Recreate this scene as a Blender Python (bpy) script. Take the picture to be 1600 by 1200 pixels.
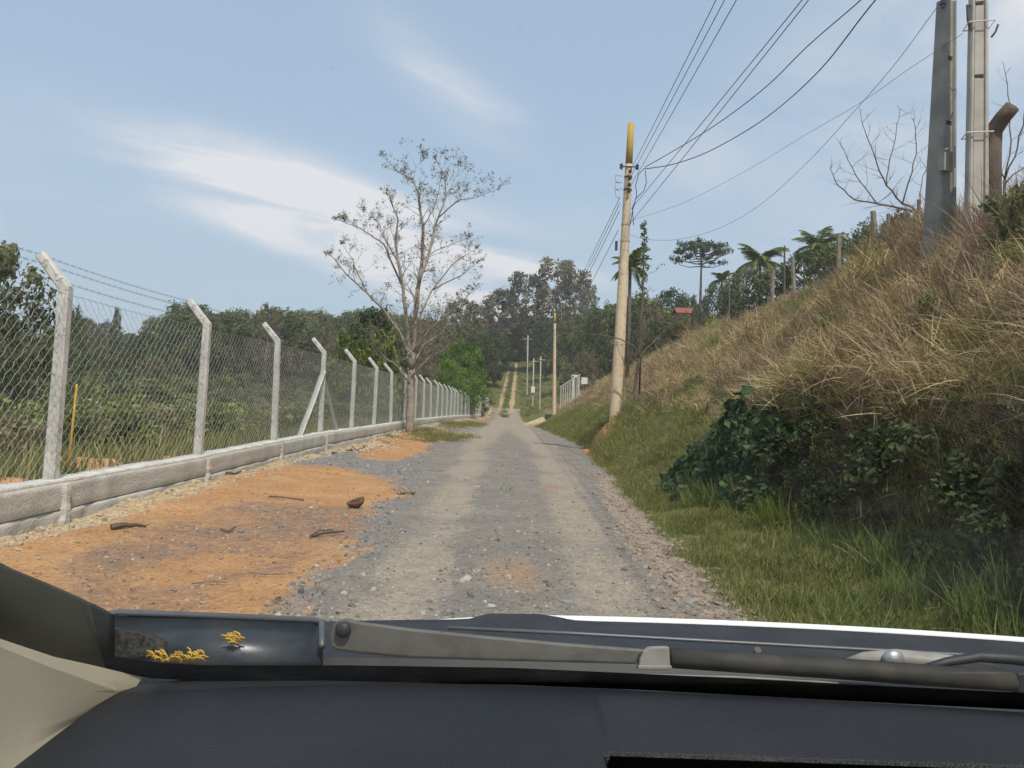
import bpy, bmesh, math, random
import numpy as np
from mathutils import Vector, Matrix, Euler

# ------------------------------------------------------------------ clear
for o in list(bpy.data.objects):
    bpy.data.objects.remove(o)
SC = bpy.context.scene
COL = SC.collection
R = math.radians

# ------------------------------------------------------------------ camera
F = 1200.0                      # focal length in pixels of the 1600 px wide photograph
CAM = Vector((0.0, 0.0, 1.30))
PITCH = math.atan(40 / F)
ROLL = R(2.0)
HAZE = 0.0006
_fwd = Vector((0, math.cos(PITCH), math.sin(PITCH)))
_up0 = Vector((0, -math.sin(PITCH), math.cos(PITCH)))
_rt0 = Vector((1, 0, 0))
_rt = _rt0 * math.cos(ROLL) + _up0 * math.sin(ROLL)
_up = _up0 * math.cos(ROLL) - _rt0 * math.sin(ROLL)
cam = bpy.data.cameras.new('camera')
cam.sensor_width = 36
cam.lens = 36 * F / 1600
cam.clip_start = 0.02
cam.clip_end = 6000
camo = bpy.data.objects.new('camera', cam)
COL.objects.link(camo)
M = Matrix((_rt, _up, -_fwd)).transposed().to_4x4()
M.translation = CAM
camo.matrix_world = M
SC.camera = camo

# ------------------------------------------------------------------ sun, sky, exposure
SUN_EL, SUN_AZ = R(55), R(160)          # azimuth clockwise from the road direction (+y)
SUN_STRENGTH, SKY_STRENGTH, EXPOSURE = 3.7, 0.115, 0.16
sun = bpy.data.lights.new('sun', 'SUN')
sun.energy = SUN_STRENGTH
sun.angle = R(0.55)
sun.color = (1.0, 0.93, 0.83)
suno = bpy.data.objects.new('sun', sun)
COL.objects.link(suno)
to_sun = Vector((math.cos(SUN_EL) * math.sin(SUN_AZ), math.cos(SUN_EL) * math.cos(SUN_AZ), math.sin(SUN_EL)))
suno.rotation_euler = to_sun.to_track_quat('Z', 'Y').to_euler()
suno.location = (0, 0, 50)

SC.view_settings.view_transform = 'Standard'
SC.view_settings.look = 'None'
SC.view_settings.exposure = EXPOSURE
SC.view_settings.gamma = 1.0
SC.view_settings.use_curve_mapping = False
SC.cycles.max_bounces = 5
SC.cycles.diffuse_bounces = 2
SC.cycles.glossy_bounces = 2
SC.cycles.transmission_bounces = 2
SC.cycles.volume_bounces = 0
SC.cycles.transparent_max_bounces = 12
SC.cycles.use_denoising = True
SC.cycles.sample_clamp_indirect = 6

wd = bpy.data.worlds.new('World')
SC.world = wd
wd.use_nodes = True
wd.cycles.sampling_method = 'MANUAL'
wd.cycles.sample_map_resolution = 512
nt = wd.node_tree
for n in list(nt.nodes):
    nt.nodes.remove(n)


def N(nt, typ, **kw):
    n = nt.nodes.new(typ)
    for k, v in kw.items():
        if k.startswith('i_'):
            n.inputs[k[2:].replace('_', ' ')].default_value = v
        else:
            setattr(n, k, v)
    return n


def lk(nt, a, b):
    nt.links.new(a, b)


def math_node(nt, op, a=None, b=None, c=None, clamp=False):
    n = nt.nodes.new('ShaderNodeMath')
    n.operation = op
    n.use_clamp = clamp
    for i, v in enumerate((a, b, c)):
        if v is None:
            continue
        if isinstance(v, (int, float)):
            n.inputs[i].default_value = v
        else:
            nt.links.new(v, n.inputs[i])
    return n.outputs[0]


def mixc(nt, fac, a, b, blend='MIX'):
    n = nt.nodes.new('ShaderNodeMix')
    n.data_type = 'RGBA'
    n.blend_type = blend
    for i, v in ((0, fac), (6, a), (7, b)):
        if isinstance(v, (int, float)):
            n.inputs[i].default_value = v
        elif isinstance(v, (tuple, list)):
            n.inputs[i].default_value = (*v[:3], 1)
        else:
            nt.links.new(v, n.inputs[i])
    return n.outputs[2]


def sstep(nt, v, lo, hi):
    n = nt.nodes.new('ShaderNodeMapRange')
    n.interpolation_type = 'SMOOTHSTEP'
    n.inputs['From Min'].default_value = lo
    n.inputs['From Max'].default_value = hi
    nt.links.new(v, n.inputs['Value'])
    return n.outputs[0]


sky = N(nt, 'ShaderNodeTexSky', sky_type='NISHITA', sun_disc=False)
sky.sun_elevation = SUN_EL
sky.sun_rotation = SUN_AZ
sky.air_density = 1.0
sky.dust_density = 2.2
sky.ozone_density = 1.6
tc = N(nt, 'ShaderNodeTexCoord')
sep = N(nt, 'ShaderNodeSeparateXYZ')
lk(nt, tc.outputs['Generated'], sep.inputs[0])
az = math_node(nt, 'ARCTAN2', sep.outputs[0], sep.outputs[1])
el = math_node(nt, 'ARCSINE', sep.outputs[2])
# thin cirrus on a flat layer high above: direction projected on a plane, wind-stretched noise
den = math_node(nt, 'MAXIMUM', math_node(nt, 'ADD', sep.outputs[2], 0.09), 0.05)
cx_ = math_node(nt, 'DIVIDE', sep.outputs[0], den)
cy_ = math_node(nt, 'DIVIDE', sep.outputs[1], den)
comb = N(nt, 'ShaderNodeCombineXYZ')
lk(nt, math_node(nt, 'ADD', math_node(nt, 'MULTIPLY', cx_, 0.55), math_node(nt, 'MULTIPLY', cy_, 0.30)), comb.inputs[0])
lk(nt, math_node(nt, 'ADD', math_node(nt, 'MULTIPLY', cy_, 1.0), math_node(nt, 'MULTIPLY', cx_, -0.75)), comb.inputs[1])
cn = N(nt, 'ShaderNodeTexNoise', i_Scale=1.15, i_Detail=6.0, i_Roughness=0.58, i_Distortion=0.7)
lk(nt, comb.outputs[0], cn.inputs['Vector'])
cn2 = N(nt, 'ShaderNodeTexNoise', i_Scale=6.0, i_Detail=4.0, i_Roughness=0.6)
lk(nt, tc.outputs['Generated'], cn2.inputs['Vector'])
warp = math_node(nt, 'MULTIPLY', math_node(nt, 'SUBTRACT', cn2.outputs[0], 0.5), 0.10)
azw = math_node(nt, 'ADD', az, warp)
elw = math_node(nt, 'SUBTRACT', el, math_node(nt, 'MULTIPLY', warp, 0.5))


def cloud(azc, elc, ra, re, tilt, amp):
    c, s = math.cos(tilt), math.sin(tilt)
    a = math_node(nt, 'SUBTRACT', azw, azc)
    e = math_node(nt, 'SUBTRACT', elw, elc)
    p = math_node(nt, 'ADD', math_node(nt, 'MULTIPLY', a, c / ra), math_node(nt, 'MULTIPLY', e, s / ra))
    q = math_node(nt, 'ADD', math_node(nt, 'MULTIPLY', e, c / re), math_node(nt, 'MULTIPLY', a, -s / re))
    d = math_node(nt, 'ADD', math_node(nt, 'MULTIPLY', p, p), math_node(nt, 'MULTIPLY', q, q))
    g = math_node(nt, 'POWER', 2.718, math_node(nt, 'MULTIPLY', d, -1.0))
    return math_node(nt, 'MULTIPLY', g, amp)


blobs = [cloud(-0.26, 0.265, 0.17, 0.030, -.14, 1.5), cloud(-0.215, 0.215, 0.15, 0.030, -.28, 1.5),
         cloud(-0.22, 0.178, 0.15, 0.015, -.27, 1.3), cloud(-0.05, 0.195, 0.13, 0.013, -.15, 1.1),
         cloud(-0.05, 0.140, 0.10, 0.016, -.10, 0.8), cloud(-0.09, 0.40, 0.10, 0.030, -.5, 0.55),
         cloud(0.52, 0.46, 0.17, 0.11, .45, 0.8), cloud(0.22, 0.33, 0.12, 0.05, .35, 0.22), cloud(0.9, 0.30, 0.4, 0.12, 0.2, 0.7),
         cloud(-1.3, 0.35, 0.5, 0.10, -0.2, 0.7), cloud(2.6, 0.4, 0.6, 0.12, 0.1, 0.6)]
tot = blobs[0]
for b in blobs[1:]:
    tot = math_node(nt, 'ADD', tot, b)
cfac = math_node(nt, 'MULTIPLY', tot, sstep(nt, cn.outputs[0], 0.28, 0.72))
cfac = math_node(nt, 'MULTIPLY', cfac, 2.3, clamp=True)
cfac = math_node(nt, 'ADD', cfac, math_node(nt, 'MULTIPLY', sstep(nt, cn.outputs[0], 0.5, 0.9), 0.10), clamp=True)
haze_low = sstep(nt, el, 0.42, -0.02)
skyc = mixc(nt, 0.50, sky.outputs[0], (5.1, 6.65, 8.3))
skyc = mixc(nt, math_node(nt, 'MULTIPLY', haze_low, 0.55), skyc, (4.4, 5.2, 6.0))
skyc = mixc(nt, math_node(nt, 'MULTIPLY', cfac, 0.68), skyc, (8.5, 7.9, 7.7))
bg = N(nt, 'ShaderNodeBackground')
bg.inputs['Strength'].default_value = SKY_STRENGTH
lk(nt, skyc, bg.inputs['Color'])
wo = N(nt, 'ShaderNodeOutputWorld')
lk(nt, bg.outputs[0], wo.inputs['Surface'])

# ------------------------------------------------------------------ pixel helpers


def ray(px, py):
    return _fwd + _rt * ((px - 800) / F) + _up * ((600 - py) / F)


def P(px, py, d):
    """world point seen at a pixel of the photograph at depth y = d"""
    r = ray(px, py)
    return CAM + r * (d / r.y)


def G(px, py, z=0.0):
    r = ray(px, py)
    t = (z - CAM.z) / r.z
    q = CAM + r * t
    return q.x, q.y


# ------------------------------------------------------------------ mesh helpers


def tag(o, label=None, cat=None, group=None, kind=None):
    if label:
        o['label'] = label
    if cat:
        o['category'] = cat
    if group:
        o['group'] = group
    if kind:
        o['kind'] = kind
    return o


def link(o, parent=None):
    COL.objects.link(o)
    if parent is not None:
        o.parent = parent
    return o


def empty(name, loc=(0, 0, 0), rz=0, label=None, cat=None, group=None):
    o = bpy.data.objects.new(name, None)
    o.location = loc
    o.rotation_euler = (0, 0, rz)
    o.empty_display_size = .2
    COL.objects.link(o)
    return tag(o, label, cat, group)


def mesh_np(name, V, Fc, mat=None, tint=None, smooth=False):
    """V (n,3); Fc list of (m,k) int arrays (quads / tris)"""
    me = bpy.data.meshes.new(name)
    V = np.asarray(V, dtype=np.float32)
    if not isinstance(Fc, (list, tuple)):
        Fc = [Fc]
    Fc = [np.asarray(f, dtype=np.int32) for f in Fc if len(f)]
    me.vertices.add(len(V))
    me.vertices.foreach_set('co', V.ravel())
    nl = sum(f.size for f in Fc)
    npoly = sum(len(f) for f in Fc)
    me.loops.add(nl)
    me.polygons.add(npoly)
    me.loops.foreach_set('vertex_index', np.concatenate([f.ravel() for f in Fc]))
    tot_ = np.concatenate([np.full(len(f), f.shape[1], dtype=np.int32) for f in Fc])
    st = np.concatenate([[0], np.cumsum(tot_)[:-1]]).astype(np.int32)
    me.polygons.foreach_set('loop_start', st)
    me.update(calc_edges=True)
    me.validate()
    if tint is not None:
        a = me.attributes.new('tint', 'FLOAT', 'POINT')
        a.data.foreach_set('value', np.asarray(tint, dtype=np.float32))
    if smooth:
        me.polygons.foreach_set('use_smooth', np.ones(len(me.polygons), dtype=bool))
    if mat:
        me.materials.append(mat)
    return me


class MB:
    def __init__(self):
        self.v, self.f, self.t = [], [], []

    def add(self, vs, fs, tint=0.5):
        b = len(self.v)
        self.v.extend([tuple(v) for v in vs])
        self.t.extend([tint] * len(vs))
        self.f.extend([tuple(i + b for i in f) for f in fs])

    def box(self, lo, hi, tint=.5):
        x0, y0, z0 = lo
        x1, y1, z1 = hi
        self.add([(x0, y0, z0), (x1, y0, z0), (x1, y1, z0), (x0, y1, z0), (x0, y0, z1), (x1, y0, z1), (x1, y1, z1), (x0, y1, z1)],
                 [(0, 3, 2, 1), (4, 5, 6, 7), (0, 1, 5, 4), (1, 2, 6, 5), (2, 3, 7, 6), (3, 0, 4, 7)], tint)

    def tube(self, pts, rad, sides=6, cap=True, tint=.5, squash=1.0):
        pts = [Vector(p) for p in pts]
        n = len(pts)
        if not isinstance(rad, (list, tuple)):
            rad = [rad] * n
        vs, fs = [], []
        ref = Vector((0, 0, 1))
        t0 = (pts[1] - pts[0]).normalized()
        if abs(t0.z) > .9:
            ref = Vector((1, 0, 0))
        a = t0.cross(ref).normalized()
        for i, p in enumerate(pts):
            if i == 0:
                t = t0
            elif i == n - 1:
                t = (pts[i] - pts[i - 1]).normalized()
            else:
                t = (pts[i + 1] - pts[i - 1]).normalized()
            a = (a - t * a.dot(t))
            if a.length < 1e-6:
                a = t.orthogonal()
            a.normalize()
            b = t.cross(a)
            for k in range(sides):
                g = 2 * math.pi * k / sides
                vs.append(p + a * (math.cos(g) * rad[i]) + b * (math.sin(g) * rad[i] * squash))
        for i in range(n - 1):
            for k in range(sides):
                k2 = (k + 1) % sides
                fs.append((i * sides + k, i * sides + k2, (i + 1) * sides + k2, (i + 1) * sides + k))
        if cap:
            fs.append(tuple(reversed(range(sides))))
            fs.append(tuple((n - 1) * sides + k for k in range(sides)))
        self.add(vs, fs, tint)

    def loft(self, rings, cap=True, tint=.5):
        n = len(rings[0])
        vs = [v for r in rings for v in r]
        fs = []
        for i in range(len(rings) - 1):
            for k in range(n):
                k2 = (k + 1) % n
                fs.append((i * n + k, i * n + k2, (i + 1) * n + k2, (i + 1) * n + k))
        if cap:
            fs.append(tuple(reversed(range(n))))
            fs.append(tuple((len(rings) - 1) * n + k for k in range(n)))
        self.add(vs, fs, tint)

    def grid(self, rows, tint=.5):
        """rows: list of equally long point lists"""
        m = len(rows[0])
        vs = [v for r in rows for v in r]
        fs = [(i * m + k, i * m + k + 1, (i + 1) * m + k + 1, (i + 1) * m + k) for i in range(len(rows) - 1) for k in range(m - 1)]
        self.add(vs, fs, tint)

    def sphere(self, c, r, seg=10, rings=6, sc=(1, 1, 1), tint=.5, rng=None, rough=0.0):
        vs, fs = [], []
        for i in range(rings + 1):
            th = math.pi * i / rings
            for k in range(seg):
                ph = 2 * math.pi * k / seg
                q = r * (1 + (rng.uniform(-rough, rough) if rng and 0 < i < rings else 0))
                vs.append((c[0] + q * sc[0] * math.sin(th) * math.cos(ph), c[1] + q * sc[1] * math.sin(th) * math.sin(ph), c[2] + q * sc[2] * math.cos(th)))
        for i in range(rings):
            for k in range(seg):
                k2 = (k + 1) % seg
                fs.append((i * seg + k, (i + 1) * seg + k, (i + 1) * seg + k2, i * seg + k2))
        self.add(vs, fs, tint)

    def mesh(self, name, mat, smooth=False):
        me = bpy.data.meshes.new(name)
        me.from_pydata(self.v, [], self.f)
        me.update()
        a = me.attributes.new('tint', 'FLOAT', 'POINT')
        a.data.foreach_set('value', np.asarray(self.t, dtype=np.float32))
        if smooth:
            me.polygons.foreach_set('use_smooth', np.ones(len(me.polygons), dtype=bool))
        if mat:
            me.materials.append(mat)
        return me

    def build(self, name, mat, parent=None, smooth=False, loc=None, bevel=0.0):
        o = bpy.data.objects.new(name, self.mesh(name, mat, smooth))
        if loc:
            o.location = loc
        link(o, parent)
        if bevel:
            m = o.modifiers.new('bevel', 'BEVEL')
            m.width = bevel
            m.segments = 2
            m.limit_method = 'ANGLE'
        return o


def obj_from(name, me, parent=None, loc=None, rot=None, scale=None):
    o = bpy.data.objects.new(name, me)
    if loc is not None:
        o.location = loc
    if rot is not None:
        o.rotation_euler = rot
    if scale is not None:
        o.scale = scale
    return link(o, parent)


# ------------------------------------------------------------------ value noise (numpy)


def _h(ix, iy, seed):
    n = (ix.astype(np.int64) * 374761393 + iy.astype(np.int64) * 668265263 + seed * 982451653) & 0x7fffffff
    n = ((n ^ (n >> 13)) * 1274126177) & 0x7fffffff
    n = n ^ (n >> 16)
    return (n & 0xffff) / 65535.0


def vn(x, y, s, seed=0):
    x = np.asarray(x, float) * s
    y = np.asarray(y, float) * s
    ix, iy = np.floor(x), np.floor(y)
    fx, fy = x - ix, y - iy
    fx = fx * fx * (3 - 2 * fx)
    fy = fy * fy * (3 - 2 * fy)
    a, b = _h(ix, iy, seed), _h(ix + 1, iy, seed)
    c, d = _h(ix, iy + 1, seed), _h(ix + 1, iy + 1, seed)
    return (a * (1 - fx) + b * fx) * (1 - fy) + (c * (1 - fx) + d * fx) * fy - .5


def fbm(x, y, s, seed=0, o=3):
    return sum(vn(x, y, s * 2 ** k, seed + k) / 2 ** k for k in range(o))


def ss(a, b, x):
    t = np.clip((np.asarray(x, float) - a) / (b - a), 0, 1)
    return t * t * (3 - 2 * t)


# ------------------------------------------------------------------ materials


def new_mat(name):
    m = bpy.data.materials.new(name)
    m.use_nodes = True
    nt = m.node_tree
    for n in list(nt.nodes):
        nt.nodes.remove(n)
    out = nt.nodes.new('ShaderNodeOutputMaterial')
    bs = nt.nodes.new('ShaderNodeBsdfPrincipled')
    nt.links.new(bs.outputs[0], out.inputs['Surface'])
    return m, nt, bs, out


def objco(nt, kind='Object'):
    return nt.nodes.new('ShaderNodeTexCoord').outputs[kind]


def poco(nt):
    return nt.nodes.new('ShaderNodeNewGeometry').outputs['Position']


def noise(nt, co, scale, detail=5.0, rough=.55, dist=0.0):
    n = nt.nodes.new('ShaderNodeTexNoise')
    n.inputs['Scale'].default_value = scale
    n.inputs['Detail'].default_value = detail
    n.inputs['Roughness'].default_value = rough
    n.inputs['Distortion'].default_value = dist
    nt.links.new(co, n.inputs['Vector'])
    return n.outputs[0]


def voro(nt, co, scale, feature='F1', out='Distance'):
    n = nt.nodes.new('ShaderNodeTexVoronoi')
    n.feature = feature
    n.inputs['Scale'].default_value = scale
    nt.links.new(co, n.inputs['Vector'])
    return n.outputs[out]


def bump(nt, bs, h, strength=.3, dist=.02):
    b = nt.nodes.new('ShaderNodeBump')
    b.inputs['Strength'].default_value = strength
    b.inputs['Distance'].default_value = dist
    nt.links.new(h, b.inputs['Height'])
    nt.links.new(b.outputs[0], bs.inputs['Normal'])


def simple(name, c1, c2, scale=8.0, rough=.8, bmp=.3, bscale=40, bdist=.01, metal=0.0, c3=None, co='world', spec=.3, lo=.35, hi=.65):
    m, nt, bs, out = new_mat(name)
    c = poco(nt) if co == 'world' else objco(nt)
    col = mixc(nt, sstep(nt, noise(nt, c, scale), lo, hi), c1, c2)
    if c3:
        col = mixc(nt, sstep(nt, noise(nt, c, scale * 4.3, 4, .6), .52, .72), col, c3)
    lk(nt, col, bs.inputs['Base Color'])
    bs.inputs['Roughness'].default_value = rough
    bs.inputs['Metallic'].default_value = metal
    bs.inputs['Specular IOR Level'].default_value = spec
    if bmp:
        bump(nt, bs, noise(nt, c, bscale, 3, .6), bmp, bdist)
    return m


def leafy(name, dark, mid, light, trans=.35, rough=.55, jitter=.35, patch=0.0, pscale=.5, alts=()):
    """leaves and grass: colour from the per-leaf tint attribute and a per-plant random value"""
    m, nt, bs, out = new_mat(name)
    at = nt.nodes.new('ShaderNodeAttribute')
    at.attribute_name = 'tint'
    oi = nt.nodes.new('ShaderNodeObjectInfo')
    f = math_node(nt, 'ADD', at.outputs['Fac'], math_node(nt, 'MULTIPLY', math_node(nt, 'SUBTRACT', oi.outputs['Random'], .5), jitter), clamp=True)
    if patch:
        pn = noise(nt, poco(nt), pscale, 3, .6)
        f = math_node(nt, 'ADD', f, math_node(nt, 'MULTIPLY', math_node(nt, 'SUBTRACT', pn, .5), patch), clamp=True)
    cr = nt.nodes.new('ShaderNodeValToRGB')
    cr.color_ramp.elements[0].color = (*dark, 1)
    cr.color_ramp.elements[1].color = (*light, 1)
    e = cr.color_ramp.elements.new(.5)
    e.color = (*mid, 1)
    lk(nt, f, cr.inputs[0])
    colr = cr.outputs[0]
    for ai, (ac, asc, alo, ahi) in enumerate(alts):
        an = N(nt, 'ShaderNodeTexNoise', noise_dimensions='4D')
        an.inputs['W'].default_value = 3.7 * (ai + 1)
        an.inputs['Scale'].default_value = asc
        an.inputs['Detail'].default_value = 2.0
        lk(nt, poco(nt), an.inputs['Vector'])
        am = nt.nodes.new('ShaderNodeVectorMath')
        am.operation = 'SCALE'
        am.inputs[0].default_value = ac
        lk(nt, math_node(nt, 'ADD', .5, f), am.inputs['Scale'])
        colr = mixc(nt, sstep(nt, an.outputs[0], alo, ahi), colr, am.outputs[0])
    lk(nt, colr, bs.inputs['Base Color'])
    bs.inputs['Roughness'].default_value = rough
    bs.inputs['Specular IOR Level'].default_value = .25
    if trans:
        tr = nt.nodes.new('ShaderNodeBsdfTranslucent')
        lk(nt, colr, tr.inputs[0])
        mx = nt.nodes.new('ShaderNodeMixShader')
        mx.inputs[0].default_value = trans
        lk(nt, bs.outputs[0], mx.inputs[1])
        lk(nt, tr.outputs[0], mx.inputs[2])
        lk(nt, mx.outputs[0], out.inputs['Surface'])
    return m


MT = {}
MT['concrete_post'] = simple('concrete_post', (.58, .56, .51), (.46, .44, .40), 6, .9, .5, 60, .004, c3=(.25, .235, .21), co='obj')
MT['concrete_wall'] = simple('concrete_wall', (.53, .495, .425), (.42, .39, .33), 2.2, .92, .7, 30, .02, c3=(.50, .47, .42))
MT['coping'] = simple('coping', (.70, .67, .60), (.52, .49, .43), 5, .92, .7, 35, .012)
MT['wire'] = simple('galvanised_wire', (.36, .35, .315), (.28, .27, .24), 12, .5, 0, metal=.0, spec=.5)
MT['barbed'] = simple('barbed_wire', (.14, .135, .13), (.09, .085, .08), 12, .6, 0)
MT['cable'] = simple('black_cable', (.03, .03, .034), (.045, .045, .05), 12, .6, 0)
MT['line'] = simple('grey_line', (.11, .115, .125), (.15, .155, .165), 12, .5, 0)
MT['pole_round'] = simple('round_pole_concrete', (.62, .49, .32), (.54, .42, .275), 1.5, .9, .3, 40, .006, c3=(.33, .28, .21))
MT['pole_yellow'] = simple('yellow_painted_top', (.46, .29, .055), (.40, .27, .07), 3, .8, .2, 40, .004)
MT['pole_grey'] = simple('grey_pole_concrete', (.30, .285, .255), (.22, .208, .185), 3, .9, .4, 40, .006, c3=(.24, .235, .22))
MT['pole_pale'] = simple('pale_pole_concrete', (.46, .42, .36), (.37, .335, .285), 3, .9, .4, 40, .006)
MT['iron'] = simple('dark_iron', (.05, .05, .05), (.09, .07, .055), 20, .6, .2, 60, .003, metal=.3)
MT['insul'] = simple('insulator', (.06, .075, .10), (.05, .05, .06), 20, .3, 0, spec=.5)
MT['bark_pale'] = simple('pale_bark', (.33, .275, .205), (.22, .18, .13), 5, .9, .5, 30, .01, c3=(.42, .39, .34))
MT['bark_brown'] = simple('brown_bark', (.15, .11, .08), (.10, .075, .055), 5, .9, .5, 30, .01)
MT['bark_twig'] = simple('twig_bark', (.20, .15, .11), (.13, .10, .075), 5, .9, 0)
MT['wood_grey'] = simple('weathered_wood', (.26, .22, .17), (.17, .14, .11), 6, .9, .5, 40, .01)
MT['leaf_far'] = leafy('leaf_far', (.062, .08, .030), (.135, .158, .055), (.22, .23, .088), .38, patch=.6, pscale=.05, alts=(((.19, .15, .075), .06, .54, .66),))
MT['leaf_euc'] = leafy('leaf_eucalyptus', (.11, .098, .058), (.205, .182, .105), (.30, .26, .155), .4)
MT['leaf_dark'] = leafy('leaf_dark', (.040, .058, .021), (.078, .103, .036), (.135, .155, .058), .3)
MT['leaf_bright'] = leafy('leaf_bright', (.06, .12, .012), (.14, .24, .03), (.25, .35, .06), .45)
MT['leaf_lime'] = leafy('leaf_lime', (.07, .10, .016), (.16, .20, .04), (.29, .31, .08), .4)
MT['leaf_brush'] = leafy('leaf_brush', (.075, .105, .03), (.17, .205, .058), (.29, .305, .105), .42, jitter=.6, patch=.6, pscale=.15)
MT['leaf_olive'] = leafy('leaf_olive', (.14, .12, .056), (.235, .20, .10), (.34, .285, .15), .38, jitter=.5)
MT['leaf_sparse'] = leafy('leaf_sparse', (.10, .09, .055), (.16, .14, .085), (.23, .20, .125), .3)
MT['leaf_brown'] = leafy('leaf_brown', (.12, .085, .052), (.19, .14, .088), (.26, .20, .125), .3)
MT['flower_white'] = leafy('flower_white', (.30, .30, .28), (.38, .38, .36), (.46, .46, .44), .2)
MT['leaf_plant'] = leafy('leaf_plant', (.022, .048, .022), (.040, .080, .030), (.10, .16, .05), .3, rough=.6, jitter=.5)
MT['dry'] = leafy('dry_grass', (.18, .125, .065), (.49, .35, .175), (.76, .60, .34), .34, jitter=.4, patch=1.2, pscale=.9, alts=(((.30, .205, .14), .6, .50, .62), ((.34, .33, .10), .4, .54, .64)))
MT['dry_dark'] = leafy('dry_weeds', (.15, .105, .068), (.26, .19, .12), (.38, .29, .185), .25, jitter=.5, patch=.8)
MT['stalk'] = leafy('pale_stalks', (.28, .20, .105), (.45, .335, .185), (.62, .49, .29), .25, jitter=.5, patch=.8, pscale=.9)
MT['green'] = leafy('green_grass', (.10, .12, .03), (.195, .21, .052), (.37, .33, .13), .42, jitter=.5, patch=1.2, pscale=.9)
MT['green_lush'] = leafy('lush_grass', (.08, .115, .024), (.16, .215, .045), (.31, .33, .10), .42, jitter=.5)
MT['palm'] = leafy('palm_leaf', (.08, .12, .035), (.17, .215, .065), (.32, .33, .12), .4)
MT['stone'] = simple('grey_stone', (.27, .265, .26), (.17, .17, .175), 15, .9, .3, 60, .004, c3=(.40, .385, .36))
MT['stone_brown'] = simple('brown_crust', (.34, .265, .20), (.25, .19, .145), 12, .95, .3, 50, .005)
MT['stone_pale'] = simple('pale_rubble', (.46, .37, .25), (.35, .26, .165), 12, .95, .3, 50, .005)


def stone_mat(name, cols):
    m, nt, bs, out = new_mat(name)
    oi = nt.nodes.new('ShaderNodeObjectInfo')
    cr = nt.nodes.new('ShaderNodeValToRGB')
    el_ = cr.color_ramp.elements
    el_[0].color = (*cols[0], 1)
    el_[1].color = (*cols[-1], 1)
    for i, c in enumerate(cols[1:-1]):
        e = el_.new((i + 1) / (len(cols) - 1))
        e.color = (*c, 1)
    lk(nt, oi.outputs['Random'], cr.inputs[0])
    lk(nt, cr.outputs[0], bs.inputs['Base Color'])
    bs.inputs['Roughness'].default_value = .9
    bs.inputs['Specular IOR Level'].default_value = .2
    return m


MT['gravel'] = stone_mat('gravel_stone', [(.10, .095, .09), (.15, .14, .13), (.185, .17, .155), (.225, .205, .18), (.29, .27, .24), (.42, .40, .36)])
MT['crumb'] = stone_mat('soil_crumb', [(.20, .12, .07), (.30, .185, .10), (.38, .245, .14), (.20, .17, .155), (.42, .33, .22)])


def ground_mat(name, base, alt, layers, bscale=55, bstr=.6, grain=True):
    """base soil plus layers [(channel, colour a, colour b)] blended by the 'mask' colour attribute broken up by noise"""
    m, nt, bs, out = new_mat(name)
    co = poco(nt)
    at = nt.nodes.new('ShaderNodeAttribute')
    at.attribute_name = 'mask'
    sp = nt.nodes.new('ShaderNodeSeparateColor')
    lk(nt, at.outputs['Color'], sp.inputs[0])
    n1, n2, n3 = noise(nt, co, 1.6, 4, .6), noise(nt, co, 9, 4, .62), noise(nt, co, 48, 2, .65)
    br = math_node(nt, 'ADD', math_node(nt, 'MULTIPLY', n2, .55), math_node(nt, 'MULTIPLY', n3, .45))
    col = mixc(nt, sstep(nt, n1, .35, .68), base, alt)
    for ch, ca, cb in layers:
        mk = math_node(nt, 'ADD', sp.outputs[ch], math_node(nt, 'MULTIPLY', math_node(nt, 'SUBTRACT', br, .5), 1.3))
        lc = mixc(nt, sstep(nt, noise(nt, co, 5 + 3 * ch, 3, .6), .35, .65), ca, cb)
        col = mixc(nt, math_node(nt, 'MULTIPLY', sstep(nt, mk, .28, .75), math_node(nt, 'MULTIPLY', sp.outputs[ch], 2.2, clamp=True)), col, lc)
    if grain:
        sep_ = nt.nodes.new('ShaderNodeSeparateColor')
        v = nt.nodes.new('ShaderNodeTexVoronoi')
        v.inputs['Scale'].default_value = 42
        lk(nt, co, v.inputs['Vector'])
        lk(nt, v.outputs['Color'], sep_.inputs[0])
        g = math_node(nt, 'ADD', .72, math_node(nt, 'MULTIPLY', sep_.outputs[0], .50))
        v2 = nt.nodes.new('ShaderNodeCombineColor')
        for i in range(3):
            lk(nt, g, v2.inputs[i])
        col = mixc(nt, .8, col, v2.outputs[0], 'MULTIPLY')
        hgt = math_node(nt, 'ADD', v.outputs['Distance'], math_node(nt, 'MULTIPLY', n3, .8))
    else:
        hgt = n3
    fine = noise(nt, co, 150, 1, .7)
    g2 = math_node(nt, 'ADD', .78, math_node(nt, 'MULTIPLY', fine, .44))
    v3 = nt.nodes.new('ShaderNodeCombineColor')
    for i in range(3):
        lk(nt, g2, v3.inputs[i])
    col = mixc(nt, 1.0, col, v3.outputs[0], 'MULTIPLY')
    lk(nt, col, bs.inputs['Base Color'])
    bs.inputs['Roughness'].default_value = .95
    bs.inputs['Specular IOR Level'].default_value = .15
    bump(nt, bs, hgt, bstr, .012)
    return m


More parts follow.
